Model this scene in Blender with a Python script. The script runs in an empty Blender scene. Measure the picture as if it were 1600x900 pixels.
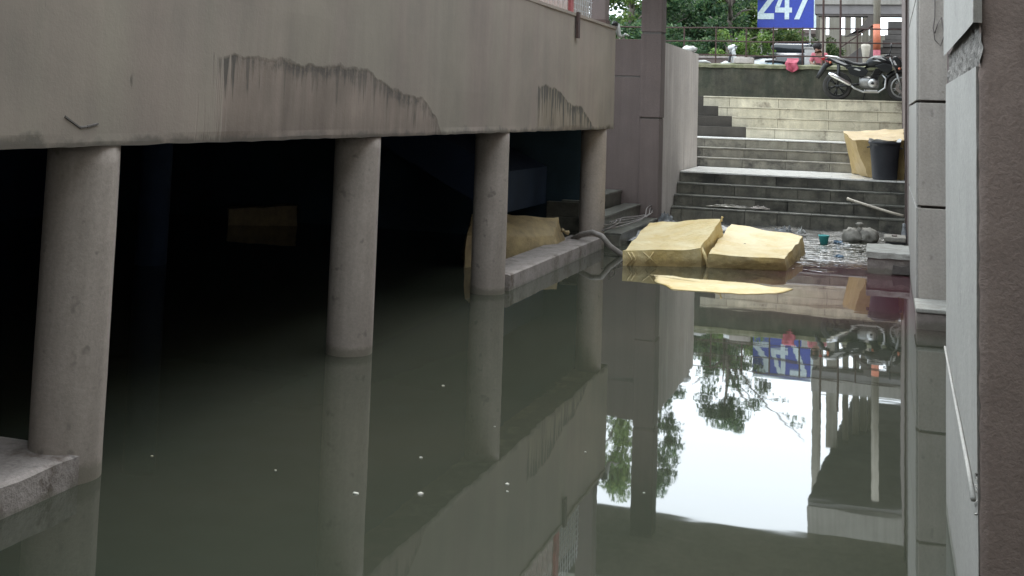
import bpy, bmesh, math, random
import numpy as np
from mathutils import Vector, Matrix, noise
random.seed(7)
S = bpy.context.scene
C = S.collection
# ---------------------------------------------------------------- camera
cam_d = bpy.data.cameras.new("camera"); cam = bpy.data.objects.new("camera", cam_d); C.objects.link(cam)
YAW, PITCH, ROLL = math.atan(589/1800), math.atan(156/1800), math.radians(1.85)
cam.matrix_world = (Matrix.Translation((0, 0, 2.15)) @ Matrix.Rotation(YAW, 4, 'Z') @
                    Matrix.Rotation(math.pi/2+PITCH, 4, 'X') @ Matrix.Rotation(ROLL, 4, 'Z'))
cam_d.sensor_width = 36; cam_d.lens = 40.5
cam_d.shift_y = -438/1600
cam_d.clip_start = 0.05; cam_d.clip_end = 3000
S.camera = cam
# ---------------------------------------------------------------- world, sun, exposure
W = bpy.data.worlds.new("World"); S.world = W; W.use_nodes = True
wn = W.node_tree.nodes; wl = W.node_tree.links
bg = wn['Background']
SUN_EL, SUN_ROT = math.radians(52), math.radians(-6)
sky = wn.new('ShaderNodeTexSky'); sky.sky_type = 'NISHITA'; sky.sun_disc = False
sky.sun_elevation = SUN_EL; sky.sun_rotation = SUN_ROT
sky.air_density = 1.0; sky.dust_density = 6.0; sky.ozone_density = 1.0
hs = wn.new('ShaderNodeHueSaturation'); hs.inputs['Saturation'].default_value = 0.35
mx = wn.new('ShaderNodeMix'); mx.data_type = 'RGBA'; mx.inputs[0].default_value = 0.85
mx.inputs[7].default_value = (12.2, 13.6, 14.8, 1)
wl.new(sky.outputs[0], hs.inputs['Color']); wl.new(hs.outputs[0], mx.inputs[6])
wl.new(mx.outputs[2], bg.inputs['Color'])
bg.inputs['Strength'].default_value = 0.10
sd = bpy.data.lights.new("sun", 'SUN'); sd.energy = 0.55; sd.angle = math.radians(25); sd.color = (1, .96, .9)
sun = bpy.data.objects.new("sun", sd); C.objects.link(sun)
sun.rotation_euler = (math.pi/2-SUN_EL, 0, math.pi-SUN_ROT)
S.view_settings.view_transform = 'Standard'; S.view_settings.look = 'None'
S.view_settings.exposure = 1.47; S.view_settings.gamma = 1
S.render.engine = 'CYCLES'
S.cycles.max_bounces = 8; S.cycles.diffuse_bounces = 3; S.cycles.glossy_bounces = 3
S.render.resolution_x = 1024; S.render.resolution_y = 576

# ================================================================ materials
def new_mat(name):
    m = bpy.data.materials.new(name); m.use_nodes = True
    return m, m.node_tree.nodes, m.node_tree.links, m.node_tree.nodes['Principled BSDF']
def ramp(n, l, src, a, b, ca, cb):
    r = n.new('ShaderNodeValToRGB'); r.color_ramp.elements[0].position = a; r.color_ramp.elements[1].position = b
    r.color_ramp.elements[0].color = (*ca, 1); r.color_ramp.elements[1].color = (*cb, 1)
    l.new(src, r.inputs[0]); return r.outputs[0]
def noise_tex(n, l, vec, scale, detail=4, rough=.6, stretch=None):
    if stretch:
        mp = n.new('ShaderNodeMapping'); mp.inputs['Scale'].default_value = stretch
        l.new(vec, mp.inputs['Vector']); vec = mp.outputs[0]
    t = n.new('ShaderNodeTexNoise'); t.inputs['Scale'].default_value = scale
    t.inputs['Detail'].default_value = detail; t.inputs['Roughness'].default_value = rough
    l.new(vec, t.inputs['Vector']); return t.outputs[0]
def mixc(n, l, fac, a, b, mode='MIX'):
    m = n.new('ShaderNodeMix'); m.data_type = 'RGBA'; m.blend_type = mode
    for s, i in ((fac, 0), (a, 6), (b, 7)):
        if isinstance(s, (int, float)): m.inputs[i].default_value = s
        elif isinstance(s, tuple): m.inputs[i].default_value = (*s, 1) if len(s) == 3 else s
        else: l.new(s, m.inputs[i])
    return m.outputs[2]
def mth(n, l, op, a, b=None, c=None, clamp=False):
    m = n.new('ShaderNodeMath'); m.operation = op; m.use_clamp = clamp
    for i, s in enumerate((a, b, c)):
        if s is None: continue
        if isinstance(s, (int, float)): m.inputs[i].default_value = s
        else: l.new(s, m.inputs[i])
    return m.outputs[0]
def bump(n, l, b, h, strength=.3, dist=.01):
    k = n.new('ShaderNodeBump'); k.inputs['Strength'].default_value = strength; k.inputs['Distance'].default_value = dist
    l.new(h, k.inputs['Height']); l.new(k.outputs[0], b.inputs['Normal']); return k
def mottled(name, col, dark=.72, scale=2.2, rough=.85, streak=.0, bumpk=.35, fine=40, spots=0, tint=None, rnd=0.0, metallic=0, stain=None, tide=0):
    """weathered surface: broad mottling, fine grain, optional vertical streaks, dark spots, per-object variation"""
    m, n, l, b = new_mat(name)
    tc = n.new('ShaderNodeTexCoord'); v = tc.outputs['Object']
    if rnd: v = n.new('ShaderNodeNewGeometry').outputs['Position']     # alike pieces share a mesh, not their stains
    a = noise_tex(n, l, v, scale, 6, .65)
    c2 = tint if tint else tuple(x*dark for x in col)
    out = mixc(n, l, ramp(n, l, a, .35, .66, (0,)*3, (1,)*3), c2, col)
    f = noise_tex(n, l, v, fine, 3, .7)
    out = mixc(n, l, 1.0, out, ramp(n, l, f, .3, .75, (.86,)*3, (1.1,)*3), 'MULTIPLY')
    if streak:
        s = noise_tex(n, l, v, 1.0, 5, .6, (7, 7, .45))
        out = mixc(n, l, streak, out, ramp(n, l, s, .36, .64, (.55, .54, .5), (1.12, 1.12, 1.1)), 'MULTIPLY')
    if spots:
        s = noise_tex(n, l, v, 9, 2, .5)
        out = mixc(n, l, ramp(n, l, s, .66, .74, (0,)*3, (spots,)*3), out, tuple(x*.3 for x in col))
    if stain:
        s = noise_tex(n, l, v, stain[1], 6, .7, stain[3] if len(stain) > 3 else None)
        out = mixc(n, l, ramp(n, l, s, stain[2]-.06, stain[2]+.08, (0,)*3, (1,)*3), out, stain[0])
    if tide:      # damp, silt-stained band just above the flood line
        sz = n.new('ShaderNodeSeparateXYZ'); l.new(v, sz.inputs[0])
        tn = noise_tex(n, l, v, 3.5, 5, .65)
        k1 = mth(n, l, 'MULTIPLY', mth(n, l, 'SUBTRACT', mth(n, l, 'ADD', tide-.09, mth(n, l, 'MULTIPLY', tn, .18)), sz.outputs[2]), 28.0, clamp=True)
        k2 = mth(n, l, 'MULTIPLY', mth(n, l, 'SUBTRACT', mth(n, l, 'ADD', tide+.1, mth(n, l, 'MULTIPLY', tn, .7)), sz.outputs[2]), 1.6, clamp=True)
        out = mixc(n, l, mth(n, l, 'MULTIPLY', k2, .28), out, tuple(x*.45 for x in (col[0], col[1], col[2]*.9)))
        out = mixc(n, l, mth(n, l, 'MULTIPLY', k1, .62), out, tuple(x*.38 for x in (col[0]*.95, col[1], col[2]*.8)))
    if rnd:
        oi = n.new('ShaderNodeObjectInfo')
        out = mixc(n, l, 1.0, out, ramp(n, l, oi.outputs['Random'], 0, 1, (1-rnd,)*3, (1+rnd,)*3), 'MULTIPLY')
    l.new(out, b.inputs['Base Color'])
    b.inputs['Roughness'].default_value = rough; b.inputs['Metallic'].default_value = metallic
    if bumpk: bump(n, l, b, mth(n, l, 'ADD', mth(n, l, 'MULTIPLY', a, 1.2), f), bumpk, .008)
    return m
def plain(name, col, rough=.5, metallic=0, coat=0):
    m, n, l, b = new_mat(name)
    tc = n.new('ShaderNodeTexCoord')
    a = noise_tex(n, l, tc.outputs['Object'], 14, 4)
    l.new(ramp(n, l, a, .3, .7, tuple(x*.82 for x in col), tuple(min(1, x*1.12) for x in col)), b.inputs['Base Color'])
    b.inputs['Roughness'].default_value = rough; b.inputs['Metallic'].default_value = metallic
    b.inputs['Coat Weight'].default_value = coat
    return m

M = {}
M['column'] = mottled('column_concrete', (.36, .305, .265), tint=(.30, .255, .22), scale=3, streak=.35, spots=.55, bumpk=.35, tide=.09)
M['ledge'] = mottled('ledge_concrete', (.34, .295, .27), tint=(.23, .20, .18), scale=5, spots=.8, stain=((.09, .06, .045), 3.5, .60), bumpk=.6, tide=.03)
M['dark'] = mottled('interior_shade_tint', (.022, .042, .085), scale=1.5)  # undercroft darkness and its blue cast put into the surface colour
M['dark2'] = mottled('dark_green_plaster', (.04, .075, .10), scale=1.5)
M['brown'] = mottled('brown_plaster', (.14, .106, .096), tint=(.12, .092, .084), scale=1.4, streak=.25, bumpk=.5, fine=60, tide=.09)
M['brown_pier'] = mottled('brown_textured_paint', (.27, .21, .18), tint=(.235, .18, .155), scale=6, bumpk=.55, fine=60, spots=.2)
M['lightwall'] = mottled('pale_plaster', (.48, .435, .40), tint=(.41, .37, .34), scale=1.6, streak=.4, spots=.3, tide=.09)
M['pier_pale'] = mottled('pale_grey_paint', (.38, .37, .34), tint=(.33, .32, .295), scale=2.5, bumpk=.3, spots=.3, tide=.09)
M['pier_front'] = mottled('grey_beige_paint', (.475, .43, .385), tint=(.42, .38, .34), scale=2.2, streak=.2, spots=.4, tide=.09)
M['raw'] = mottled('raw_mortar', (.27, .25, .225), tint=(.16, .15, .135), scale=14, bumpk=1.5, fine=30)
M['groove'] = mottled('groove_shadow_gap', (.12, .105, .095), scale=5)
M['tile_hi'] = mottled('cream_stone_tile', (.62, .57, .44), tint=(.47, .43, .33), scale=3.0, rough=.6, bumpk=.15, rnd=.12, stain=((.15, .12, .09), 1.6, .63), streak=.3)
M['tile_mid'] = mottled('stained_stone_tile', (.33, .31, .25), tint=(.2, .185, .155), scale=2.6, rough=.55, bumpk=.2, rnd=.16, stain=((.07, .065, .055), 1.5, .58), streak=.4)
M['tile_lo'] = mottled('wet_dark_stone_tile', (.20, .19, .155), tint=(.08, .078, .066), scale=3.2, rough=.35, bumpk=.25, rnd=.22, stain=((.03, .03, .027), 1.3, .56), streak=.4)
M['tread'] = mottled('worn_tread_edge', (.34, .32, .26), tint=(.16, .15, .13), scale=4, rough=.5, bumpk=.15, rnd=.12)
M['tread_lo'] = mottled('wet_tread_edge', (.20, .20, .17), tint=(.08, .08, .07), scale=4, rough=.3, bumpk=.15, rnd=.12)
M['landing'] = mottled('pale_marble_landing', (.84, .83, .79), tint=(.74, .73, .69), scale=2, rough=.18, bumpk=.05, rnd=.06, stain=((.3, .28, .25), 2.2, .68))
M['grout'] = mottled('stair_core', (.05, .048, .042), scale=4)
M['moss'] = mottled('mossy_wall', (.085, .08, .055), tint=(.045, .044, .032), scale=2.4, bumpk=.9, streak=.5, fine=25, stain=((.035, .04, .025), 2.2, .56, (1, 1, .6)))
M['moss_top'] = mottled('mossy_coping', (.27, .255, .17), tint=(.12, .13, .06), scale=5, bumpk=1, fine=25)
M['darkwall'] = mottled('dark_damp_wall', (.075, .066, .055), scale=3, streak=.4, bumpk=.7)
M['rust'] = mottled('rusty_iron', (.075, .04, .032), tint=(.045, .028, .025), scale=14, rough=.8)
M['red'] = mottled('faded_red_paint', (.42, .10, .10), tint=(.2, .05, .05), scale=9, rough=.6)
M['bar'] = mottled('beige_bar_paint', (.42, .36, .32), tint=(.3, .22, .19), scale=9)
M['slab'] = mottled('slab_concrete', (.42, .40, .34), tint=(.33, .32, .27), scale=1.2, streak=.4)
M['deck'] = mottled('deck_concrete', (.33, .31, .28), tint=(.25, .235, .21), scale=.8, streak=.4)
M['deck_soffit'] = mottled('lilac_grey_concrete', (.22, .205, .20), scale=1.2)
M['pillar_pale'] = mottled('pale_pillar_concrete', (.40, .37, .31), tint=(.31, .28, .23), scale=1.2, streak=.6)
M['mud'] = mottled('mud', (.07, .065, .045), scale=2)
M['road'] = mottled('asphalt', (.07, .068, .062), scale=2, bumpk=.5)
M['upground'] = mottled('paving', (.20, .19, .165), scale=2, bumpk=.4)
M['black_plastic'] = plain('black_plastic', (.010, .011, .012), .45)
M['bin'] = mottled('grey_bin_plastic', (.035, .038, .046), tint=(.026, .028, .034), scale=3, rough=.5, bumpk=.1, stain=((.09, .085, .075), 3, .68))
M['tyre'] = plain('tyre_rubber', (.035, .033, .03), .85)
M['bikeblack'] = plain('black_gloss_paint', (.004, .006, .007), .45, 0, 0)
M['alu'] = plain('cast_aluminium', (.55, .55, .54), .38, .85)
M['alu_dull'] = plain('dull_cast_aluminium', (.30, .30, .29), .5, .7)
M['chrome'] = plain('chrome', (.7, .7, .7), .18, 1)
M['silver'] = plain('silver_decal', (.5, .5, .5), .35, .3)
M['seat'] = plain('seat_vinyl', (.008, .008, .009), .65)
M['lens'] = plain('lamp_lens', (.55, .55, .55), .15)
M['redlens'] = plain('red_lens', (.3, .02, .02), .2)
M['white'] = mottled('white_plastic_sheet', (.52, .52, .50), scale=6, rough=.45)
M['foam'] = plain('foam_bits', (.50, .48, .42), .8)
M['sheet'] = mottled('grey_polythene', (.30, .315, .33), tint=(.12, .125, .125), scale=7, rough=.25, bumpk=.8)
M['hose'] = mottled('dusty_hose', (.27, .24, .215), scale=10, rough=.6)
M['wire'] = plain('grey_wire', (.16, .14, .13), .6)
M['pvc'] = mottled('cream_pvc', (.52, .47, .38), scale=6, rough=.5)
M['sack'] = mottled('grey_woven_sack', (.30, .285, .25), tint=(.19, .18, .155), scale=9, rough=.9, bumpk=.6)
M['teal'] = plain('teal_plastic', (.06, .36, .36), .3)
M['block'] = mottled('mortar_block', (.30, .26, .235), tint=(.2, .17, .155), scale=6, bumpk=.8, tide=.09)
M['blocktop'] = mottled('block_top', (.38, .37, .335), tint=(.27, .26, .23), scale=6, bumpk=.8)
M['orange'] = plain('orange_paint', (.55, .17, .09), .5)
M['signblue'] = plain('sign_blue', (.018, .045, .36), .4)
M['signwhite'] = plain('sign_white', (.62, .72, .74), .4)
M['pink'] = mottled('pink_cloth', (.50, .14, .17), scale=12)
M['magenta'] = mottled('magenta_cloth', (.45, .09, .13), scale=12)
M['skin'] = plain('skin', (.22, .11, .07), .6)
M['hair'] = plain('hair', (.015, .011, .01), .6)
M['trouser'] = plain('brown_trousers', (.09, .06, .05), .8)
M['bark'] = mottled('bark', (.21, .175, .15), tint=(.12, .10, .085), scale=4, bumpk=1, streak=.4)
M['carpaint'] = plain('dark_car_paint', (.03, .03, .033), .3, 0, .5)
M['glass'] = plain('dark_glass', (.02, .025, .028), .08)
M['scooter'] = plain('pale_scooter_paint', (.25, .34, .38), .3, 0, .4)
M['scootw'] = plain('white_scooter_paint', (.55, .56, .55), .3, 0, .4)
M['slate'] = mottled('dark_stacked_stone', (.115, .105, .098), scale=3, streak=.2, rnd=.2)

def tarp_mat():
    m, n, l, b = new_mat('yellow_tarpaulin')
    tc = n.new('ShaderNodeTexCoord'); v = tc.outputs['Object']
    a = noise_tex(n, l, v, 2.2, 5, .6)
    out = mixc(n, l, ramp(n, l, a, .4, .62, (0,)*3, (1,)*3), (.66, .49, .20), (.74, .61, .34))
    s = noise_tex(n, l, v, 7, 5, .65)
    out = mixc(n, l, ramp(n, l, s, .56, .72, (0,)*3, (.55,)*3), out, (.60, .45, .20))
    sz = n.new('ShaderNodeSeparateXYZ'); l.new(v, sz.inputs[0])
    front_shade = mth(n, l, 'MULTIPLY', mth(n, l, 'SUBTRACT', mth(n, l, 'ADD', .02, mth(n, l, 'MULTIPLY', s, .24)), sz.outputs[2]), 12.0, clamp=True)  # shade of the bale fronts painted as a darker lower band
    sheet = mth(n, l, 'LESS_THAN', mth(n, l, 'ABSOLUTE', mth(n, l, 'SUBTRACT', sz.outputs[1], 14.8)), .75)
    out = mixc(n, l, mth(n, l, 'MULTIPLY', mth(n, l, 'MULTIPLY', front_shade, .75), mth(n, l, 'SUBTRACT', 1.0, sheet)), out, (.30, .205, .085))
    l.new(out, b.inputs['Base Color']); b.inputs['Roughness'].default_value = .5
    w = noise_tex(n, l, v, 5, 4, .5, (1, 3.2, 1.5))
    bump(n, l, b, mth(n, l, 'ADD', w, mth(n, l, 'MULTIPLY', noise_tex(n, l, v, 12, 5, .65), .6)), .8, .03)
    return m
M['tarp'] = tarp_mat()
M['tarp_dark'] = mottled('dark_yellow_tarpaulin', (.40, .30, .15), tint=(.22, .165, .09), scale=4, rough=.6, bumpk=.6)  # darker, browner tarp for the two undercroft bales
M['tarp_shaded'] = mottled('shaded_yellow_tarpaulin', (.46, .335, .145), tint=(.36, .255, .105), scale=3, rough=.5, bumpk=.5)  # darker tarp copy: front shade of the landing bale put into its colour
M['tarp_dim'] = mottled('dim_grey_sheet', (.10, .095, .075), tint=(.07, .065, .05), scale=3)  # undercroft dimness put into a bale colour; not assigned to any object
def leaf_mat(name, a, b2, c):
    m, n, l, b = new_mat(name)
    g = n.new('ShaderNodeNewGeometry')
    r = n.new('ShaderNodeValToRGB'); l.new(g.outputs['Random Per Island'], r.inputs[0])
    e = r.color_ramp.elements; e[0].color = (*a, 1); e[1].color = (*c, 1); k = e.new(.55); k.color = (*b2, 1)
    tc = n.new('ShaderNodeTexCoord')
    cl = ramp(n, l, noise_tex(n, l, tc.outputs['Object'], .9, 3), .35, .65, (.55,)*3, (1.35,)*3)
    col = mixc(n, l, 1.0, r.outputs[0], cl, 'MULTIPLY')
    l.new(col, b.inputs['Base Color']); b.inputs['Roughness'].default_value = .5
    tr = n.new('ShaderNodeBsdfTranslucent'); l.new(col, tr.inputs[0])
    ms = n.new('ShaderNodeMixShader'); ms.inputs[0].default_value = .45
    l.new(b.outputs[0], ms.inputs[1]); l.new(tr.outputs[0], ms.inputs[2])
    l.new(ms.outputs[0], n['Material Output'].inputs[0]); return m
M['leaf_dark'] = leaf_mat('dark_leaves', (.028, .068, .034), (.055, .12, .05), (.15, .23, .09))
M['leaf_light'] = leaf_mat('light_leaves', (.07, .13, .03), (.13, .23, .05), (.26, .34, .10))
M['leaf_shrub'] = leaf_mat('shrub_leaves', (.04, .09, .03), (.10, .17, .05), (.24, .27, .10))

def facade_mat():
    m, n, l, b = new_mat('facade_stained_plaster')
    tc = n.new('ShaderNodeTexCoord'); v = tc.outputs['Object']
    sx = n.new('ShaderNodeSeparateXYZ'); l.new(v, sx.inputs[0])
    Yc, Z = sx.outputs[1], sx.outputs[2]
    broad = noise_tex(n, l, v, 1.1, 5, .6)
    band = noise_tex(n, l, v, 1.0, 4, .55, (1.6, 1.6, .12))
    base = mixc(n, l, ramp(n, l, band, .38, .62, (0,)*3, (1,)*3), (.252, .208, .178), (.256, .224, .184))
    base = mixc(n, l, 1.0, base, ramp(n, l, broad, .3, .7, (.86, .86, .85), (1.12, 1.1, 1.07)), 'MULTIPLY')
    fs = noise_tex(n, l, v, 1.0, 5, .6, (4.2, 4.2, .3))
    base = mixc(n, l, .28, base, ramp(n, l, fs, .35, .68, (.72, .7, .68), (1.16, 1.15, 1.12)), 'MULTIPLY')
    # outline of the flaked patches: height of the flaked edge along the wall
    def edge_curve(pts):
        fc = n.new('ShaderNodeFloatCurve'); cv = fc.mapping.curves[0]
        pp = [((y-5)/13, (z-1.86)/1.0) for y, z in pts]
        cv.points[0].location = (0, 0); cv.points[1].location = (1, 0)
        for p in pp: cv.points.new(*p)
        for p in cv.points: p.handle_type = 'VECTOR'
        fc.mapping.update()
        l.new(mth(n, l, 'DIVIDE', mth(n, l, 'SUBTRACT', Yc, 5.0), 13.0), fc.inputs['Value'])
        return fc.outputs[0]
    zn = mth(n, l, 'SUBTRACT', Z, 1.86)
    jag = noise_tex(n, l, v, 2.6, 4, .6)
    zn = mth(n, l, 'ADD', zn, mth(n, l, 'MULTIPLY', mth(n, l, 'SUBTRACT', jag, .5), .24))
    res = base; height = None; moulds = []
    drip = noise_tex(n, l, v, 1.0, 4, .65, (14, 14, .8))
    patches = [([(6.30, 1.80), (6.31, 2.43), (7.4, 2.47), (8.1, 2.45), (8.8, 2.44), (9.3, 2.34), (9.75, 2.25), (10.2, 2.2), (10.55, 2.05), (10.75, 1.8)], (.235, .188, .155), .85),
               ([(13.70, 1.8), (13.71, 2.43), (14.3, 2.48), (15.1, 2.41), (15.5, 2.24), (16.3, 2.2), (16.8, 2.0), (17.0, 1.8)], (.245, .205, .155), 1.0)]
    for pts, pc, dk in patches:
        d = mth(n, l, 'SUBTRACT', edge_curve(pts), zn)                       # > 0 inside the patch
        y0_ = pts[0][0]
        inside = mth(n, l, 'MULTIPLY', mth(n, l, 'MULTIPLY', d, 34.0, clamp=True), mth(n, l, 'MULTIPLY', mth(n, l, 'ADD', mth(n, l, 'SUBTRACT', Yc, y0_+.25), mth(n, l, 'MULTIPLY', mth(n, l, 'SUBTRACT', drip, .5), 1.6)), 4.0, clamp=True))
        pcol = mixc(n, l, 1.0, pc, ramp(n, l, fs, .38, .62, (.82, .8, .78), (1.1, 1.09, 1.07)), 'MULTIPLY')
        pcol = mixc(n, l, 1.0, pcol, ramp(n, l, broad, .35, .65, (.8,)*3, (1.12,)*3), 'MULTIPLY')
        # black mould runs down from the broken edge
        reach = mth(n, l, 'MULTIPLY', mth(n, l, 'SUBTRACT', drip, .43), 1.5 if dk < .9 else 2.6)
        run = mth(n, l, 'MULTIPLY', mth(n, l, 'SUBTRACT', reach, d), 9.0, clamp=True)
        run = mth(n, l, 'MULTIPLY', run, ramp(n, l, noise_tex(n, l, v, 1.7, 3, .6), .38, .62, (dk*(.35 if dk < .9 else .85),)*3, (dk,)*3))
        pcol = mixc(n, l, run, pcol, (.06, .054, .045))
        moulds.append((d, dk, inside))
        low = mth(n, l, 'MULTIPLY', mth(n, l, 'SUBTRACT', mth(n, l, 'MULTIPLY', drip, .42), zn), 5.0, clamp=True)
        pcol = mixc(n, l, mth(n, l, 'MULTIPLY', low, .35), pcol, (.10, .075, .06))
        res = mixc(n, l, inside, res, pcol)
        height = inside if height is None else mth(n, l, 'ADD', height, inside)
    # sooty mould breaking up along the damaged edges, on both sides of them
    for d, dk, ins in moulds:
        mn = noise_tex(n, l, v, 13, 5, .72); mb_ = noise_tex(n, l, v, 1.3, 2, .5)
        near = mth(n, l, 'SUBTRACT', 1.0, mth(n, l, 'MULTIPLY', mth(n, l, 'ABSOLUTE', mth(n, l, 'SUBTRACT', d, .055)), 13.0), clamp=True)
        g_ = mth(n, l, 'MULTIPLY', near, mth(n, l, 'MULTIPLY', mth(n, l, 'SUBTRACT', mth(n, l, 'ADD', mn, mth(n, l, 'MULTIPLY', mb_, .8)), .86), 4.0, clamp=True))
        res = mixc(n, l, mth(n, l, 'MULTIPLY', mth(n, l, 'MULTIPLY', g_, ins), dk*dk), res, (.045, .042, .034))
    # isolated mould dashes and chipped lower edge
    sp = noise_tex(n, l, v, 1.0, 3, .6, (6, 6, 2.5))
    res = mixc(n, l, ramp(n, l, sp, .73, .78, (0,)*3, (.75,)*3), res, (.07, .06, .05))
    chip = mth(n, l, 'MULTIPLY', mth(n, l, 'SUBTRACT', mth(n, l, 'MULTIPLY', noise_tex(n, l, v, 5, 5, .7), .15), mth(n, l, 'ADD', zn, .02)), 22.0, clamp=True)
    res = mixc(n, l, mth(n, l, 'MULTIPLY', chip, .7), res, (.085, .075, .06))
    l.new(res, b.inputs['Base Color']); b.inputs['Roughness'].default_value = .88
    fine = noise_tex(n, l, v, 45, 3, .7)
    hh = mth(n, l, 'ADD', mth(n, l, 'MULTIPLY', height, -.3), mth(n, l, 'MULTIPLY', mth(n, l, 'ADD', mth(n, l, 'MULTIPLY', fine, .35), mth(n, l, 'MULTIPLY', broad, 2)), .35))
    bump(n, l, b, hh, .8, .012)
    return m
M['facade'] = facade_mat()

def water_mat():
    m, n, l, b = new_mat('turbid_flood_water')
    tc = n.new('ShaderNodeTexCoord'); v = tc.outputs['Object']
    sx = n.new('ShaderNodeSeparateXYZ'); l.new(v, sx.inputs[0]); X, Yc = sx.outputs[0], sx.outputs[1]
    a = noise_tex(n, l, v, .35, 4, .5)
    col = mixc(n, l, ramp(n, l, a, .35, .65, (0,)*3, (1,)*3), (.036, .041, .029), (.048, .049, .035))
    # reddish tint in the corner by the right-hand pier
    w = noise_tex(n, l, v, .8, 4, .6)
    mr = mth(n, l, 'MULTIPLY', mth(n, l, 'ADD', mth(n, l, 'MULTIPLY', mth(n, l, 'SUBTRACT', w, .5), 1.6), mth(n, l, 'ADD', X, 2.1)), .8, clamp=True)
    m1 = mth(n, l, 'MULTIPLY', mth(n, l, 'SUBTRACT', Yc, 12.2), .5, clamp=True)
    m2 = mth(n, l, 'MULTIPLY', mth(n, l, 'SUBTRACT', 18.9, Yc), .8, clamp=True)
    red = mth(n, l, 'MULTIPLY', mth(n, l, 'MULTIPLY', mr, m1), m2)
    col = mixc(n, l, mth(n, l, 'MULTIPLY', red, .9), col, (.075, .028, .036))
    l.new(col, b.inputs['Base Color'])
    b.inputs['Roughness'].default_value = .02
    b.inputs['IOR'].default_value = 1.8
    # calm sheet with a faint swell; small wind ripples only in the open corner before the steps
    sw = noise_tex(n, l, v, 1.0, 3, .5, (.7, 1.2, 1))
    rp = noise_tex(n, l, v, 1.0, 4, .55, (2.2, 4.6, 1))
    edge = mth(n, l, 'ADD', mth(n, l, 'MULTIPLY', mth(n, l, 'SUBTRACT', w, .5), 3.4), mth(n, l, 'SUBTRACT', Yc, 17.4))
    rm = mth(n, l, 'MULTIPLY', mth(n, l, 'MULTIPLY', edge, .9, clamp=True), mth(n, l, 'MULTIPLY', mth(n, l, 'ADD', X, 4.4), 1.0, clamp=True))
    h = mth(n, l, 'ADD', mth(n, l, 'MULTIPLY', sw, .0013), mth(n, l, 'MULTIPLY', mth(n, l, 'MULTIPLY', rp, rm), .085))
    k = bump(n, l, b, h, 1.0, 1.0)
    return m
M['water'] = water_mat()

# ================================================================ mesh helpers
class MB:
    def __init__(s): s.v = []; s.f = []
    def add(s, vs, fs):
        o = len(s.v); s.v += [tuple(p) for p in vs]; s.f += [tuple(i+o for i in f) for f in fs]; return s
    def box(s, x0, x1, y0, y1, z0, z1):
        vs = [(x, y, z) for x in (x0, x1) for y in (y0, y1) for z in (z0, z1)]
        return s.add(vs, [(0, 1, 3, 2), (4, 6, 7, 5), (0, 4, 5, 1), (2, 3, 7, 6), (0, 2, 6, 4), (1, 5, 7, 3)])
    def prism(s, poly, axis, a, b):
        """poly of 2-D points extruded along axis ('x': points are (y,z); 'y': (x,z); 'z': (x,y))"""
        def P(p, t): return {'x': (t, p[0], p[1]), 'y': (p[0], t, p[1]), 'z': (p[0], p[1], t)}[axis]
        k = len(poly); vs = [P(p, a) for p in poly]+[P(p, b) for p in poly]
        return s.add(vs, [tuple(range(k))[::-1], tuple(range(k, 2*k))]+[(i, (i+1) % k, k+(i+1) % k, k+i) for i in range(k)])
    def tube(s, path, r, n=8, cap=True):
        path = [Vector(p) for p in path]; k = len(path); vs = []; fs = []
        rs = r if isinstance(r, (list, tuple)) else [r]*k
        up = Vector((0, 0, 1)); px = None
        for i, p in enumerate(path):
            t = (path[min(i+1, k-1)]-path[max(i-1, 0)]).normalized()
            if px is None:
                a = up if abs(t.dot(up)) < .9 else Vector((1, 0, 0)); px = a.cross(t).normalized()
            else:
                px = (px-t*px.dot(t)); px = px.normalized() if px.length > 1e-6 else up.cross(t).normalized()
            q = t.cross(px)
            for j in range(n):
                an = 2*math.pi*j/n; vs.append(p+(px*math.cos(an)+q*math.sin(an))*rs[i])
        for i in range(k-1):
            for j in range(n):
                a = i*n+j; b2 = i*n+(j+1) % n; fs.append((a, b2, b2+n, a+n))
        if cap: fs += [tuple(range(n))[::-1], tuple(range((k-1)*n, k*n))]
        return s.add(vs, fs)
    def lathe(s, prof, c=(0, 0, 0), axis='z', n=24, cap=True):
        """prof: list of (radius, position along axis)"""
        vs = []; fs = []; k = len(prof)
        for r, h in prof:
            for j in range(n):
                a = 2*math.pi*j/n; u, w = r*math.cos(a), r*math.sin(a)
                p = {'z': (u, w, h), 'y': (u, h, w), 'x': (h, u, w)}[axis]
                vs.append((p[0]+c[0], p[1]+c[1], p[2]+c[2]))
        for i in range(k-1):
            for j in range(n):
                a = i*n+j; b2 = i*n+(j+1) % n; fs.append((a, b2, b2+n, a+n))
        if cap: fs += [tuple(range(n))[::-1], tuple(range((k-1)*n, k*n))]
        return s.add(vs, fs)
    def loft(s, secs, n=14, e=2.4):
        """secs: (x, zc, half width y, half height z) superellipse sections along x"""
        vs = []; fs = []; k = len(secs)
        for x, zc, ry, rz in secs:
            for j in range(n):
                a = 2*math.pi*j/n; ca, sa = math.cos(a), math.sin(a)
                vs.append((x, ry*math.copysign(abs(ca)**(2/e), ca), zc+rz*math.copysign(abs(sa)**(2/e), sa)))
        for i in range(k-1):
            for j in range(n):
                a = i*n+j; b2 = i*n+(j+1) % n; fs.append((a, b2, b2+n, a+n))
        fs += [tuple(range(n))[::-1], tuple(range((k-1)*n, k*n))]
        return s.add(vs, fs)
    def build(s, name, mat, parent=None, smooth=False, bevel=0):
        me = bpy.data.meshes.new(name); me.from_pydata(s.v, [], s.f); me.update()
        bm = bmesh.new(); bm.from_mesh(me); bmesh.ops.recalc_face_normals(bm, faces=bm.faces)
        if bevel:
            bmesh.ops.bevel(bm, geom=[e for e in bm.edges if e.is_manifold and e.calc_face_angle(0) > .6], offset=bevel, segments=2, affect='EDGES', profile=.6)
        bm.to_mesh(me); bm.free()
        return link(name, me, mat, parent, smooth)
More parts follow.
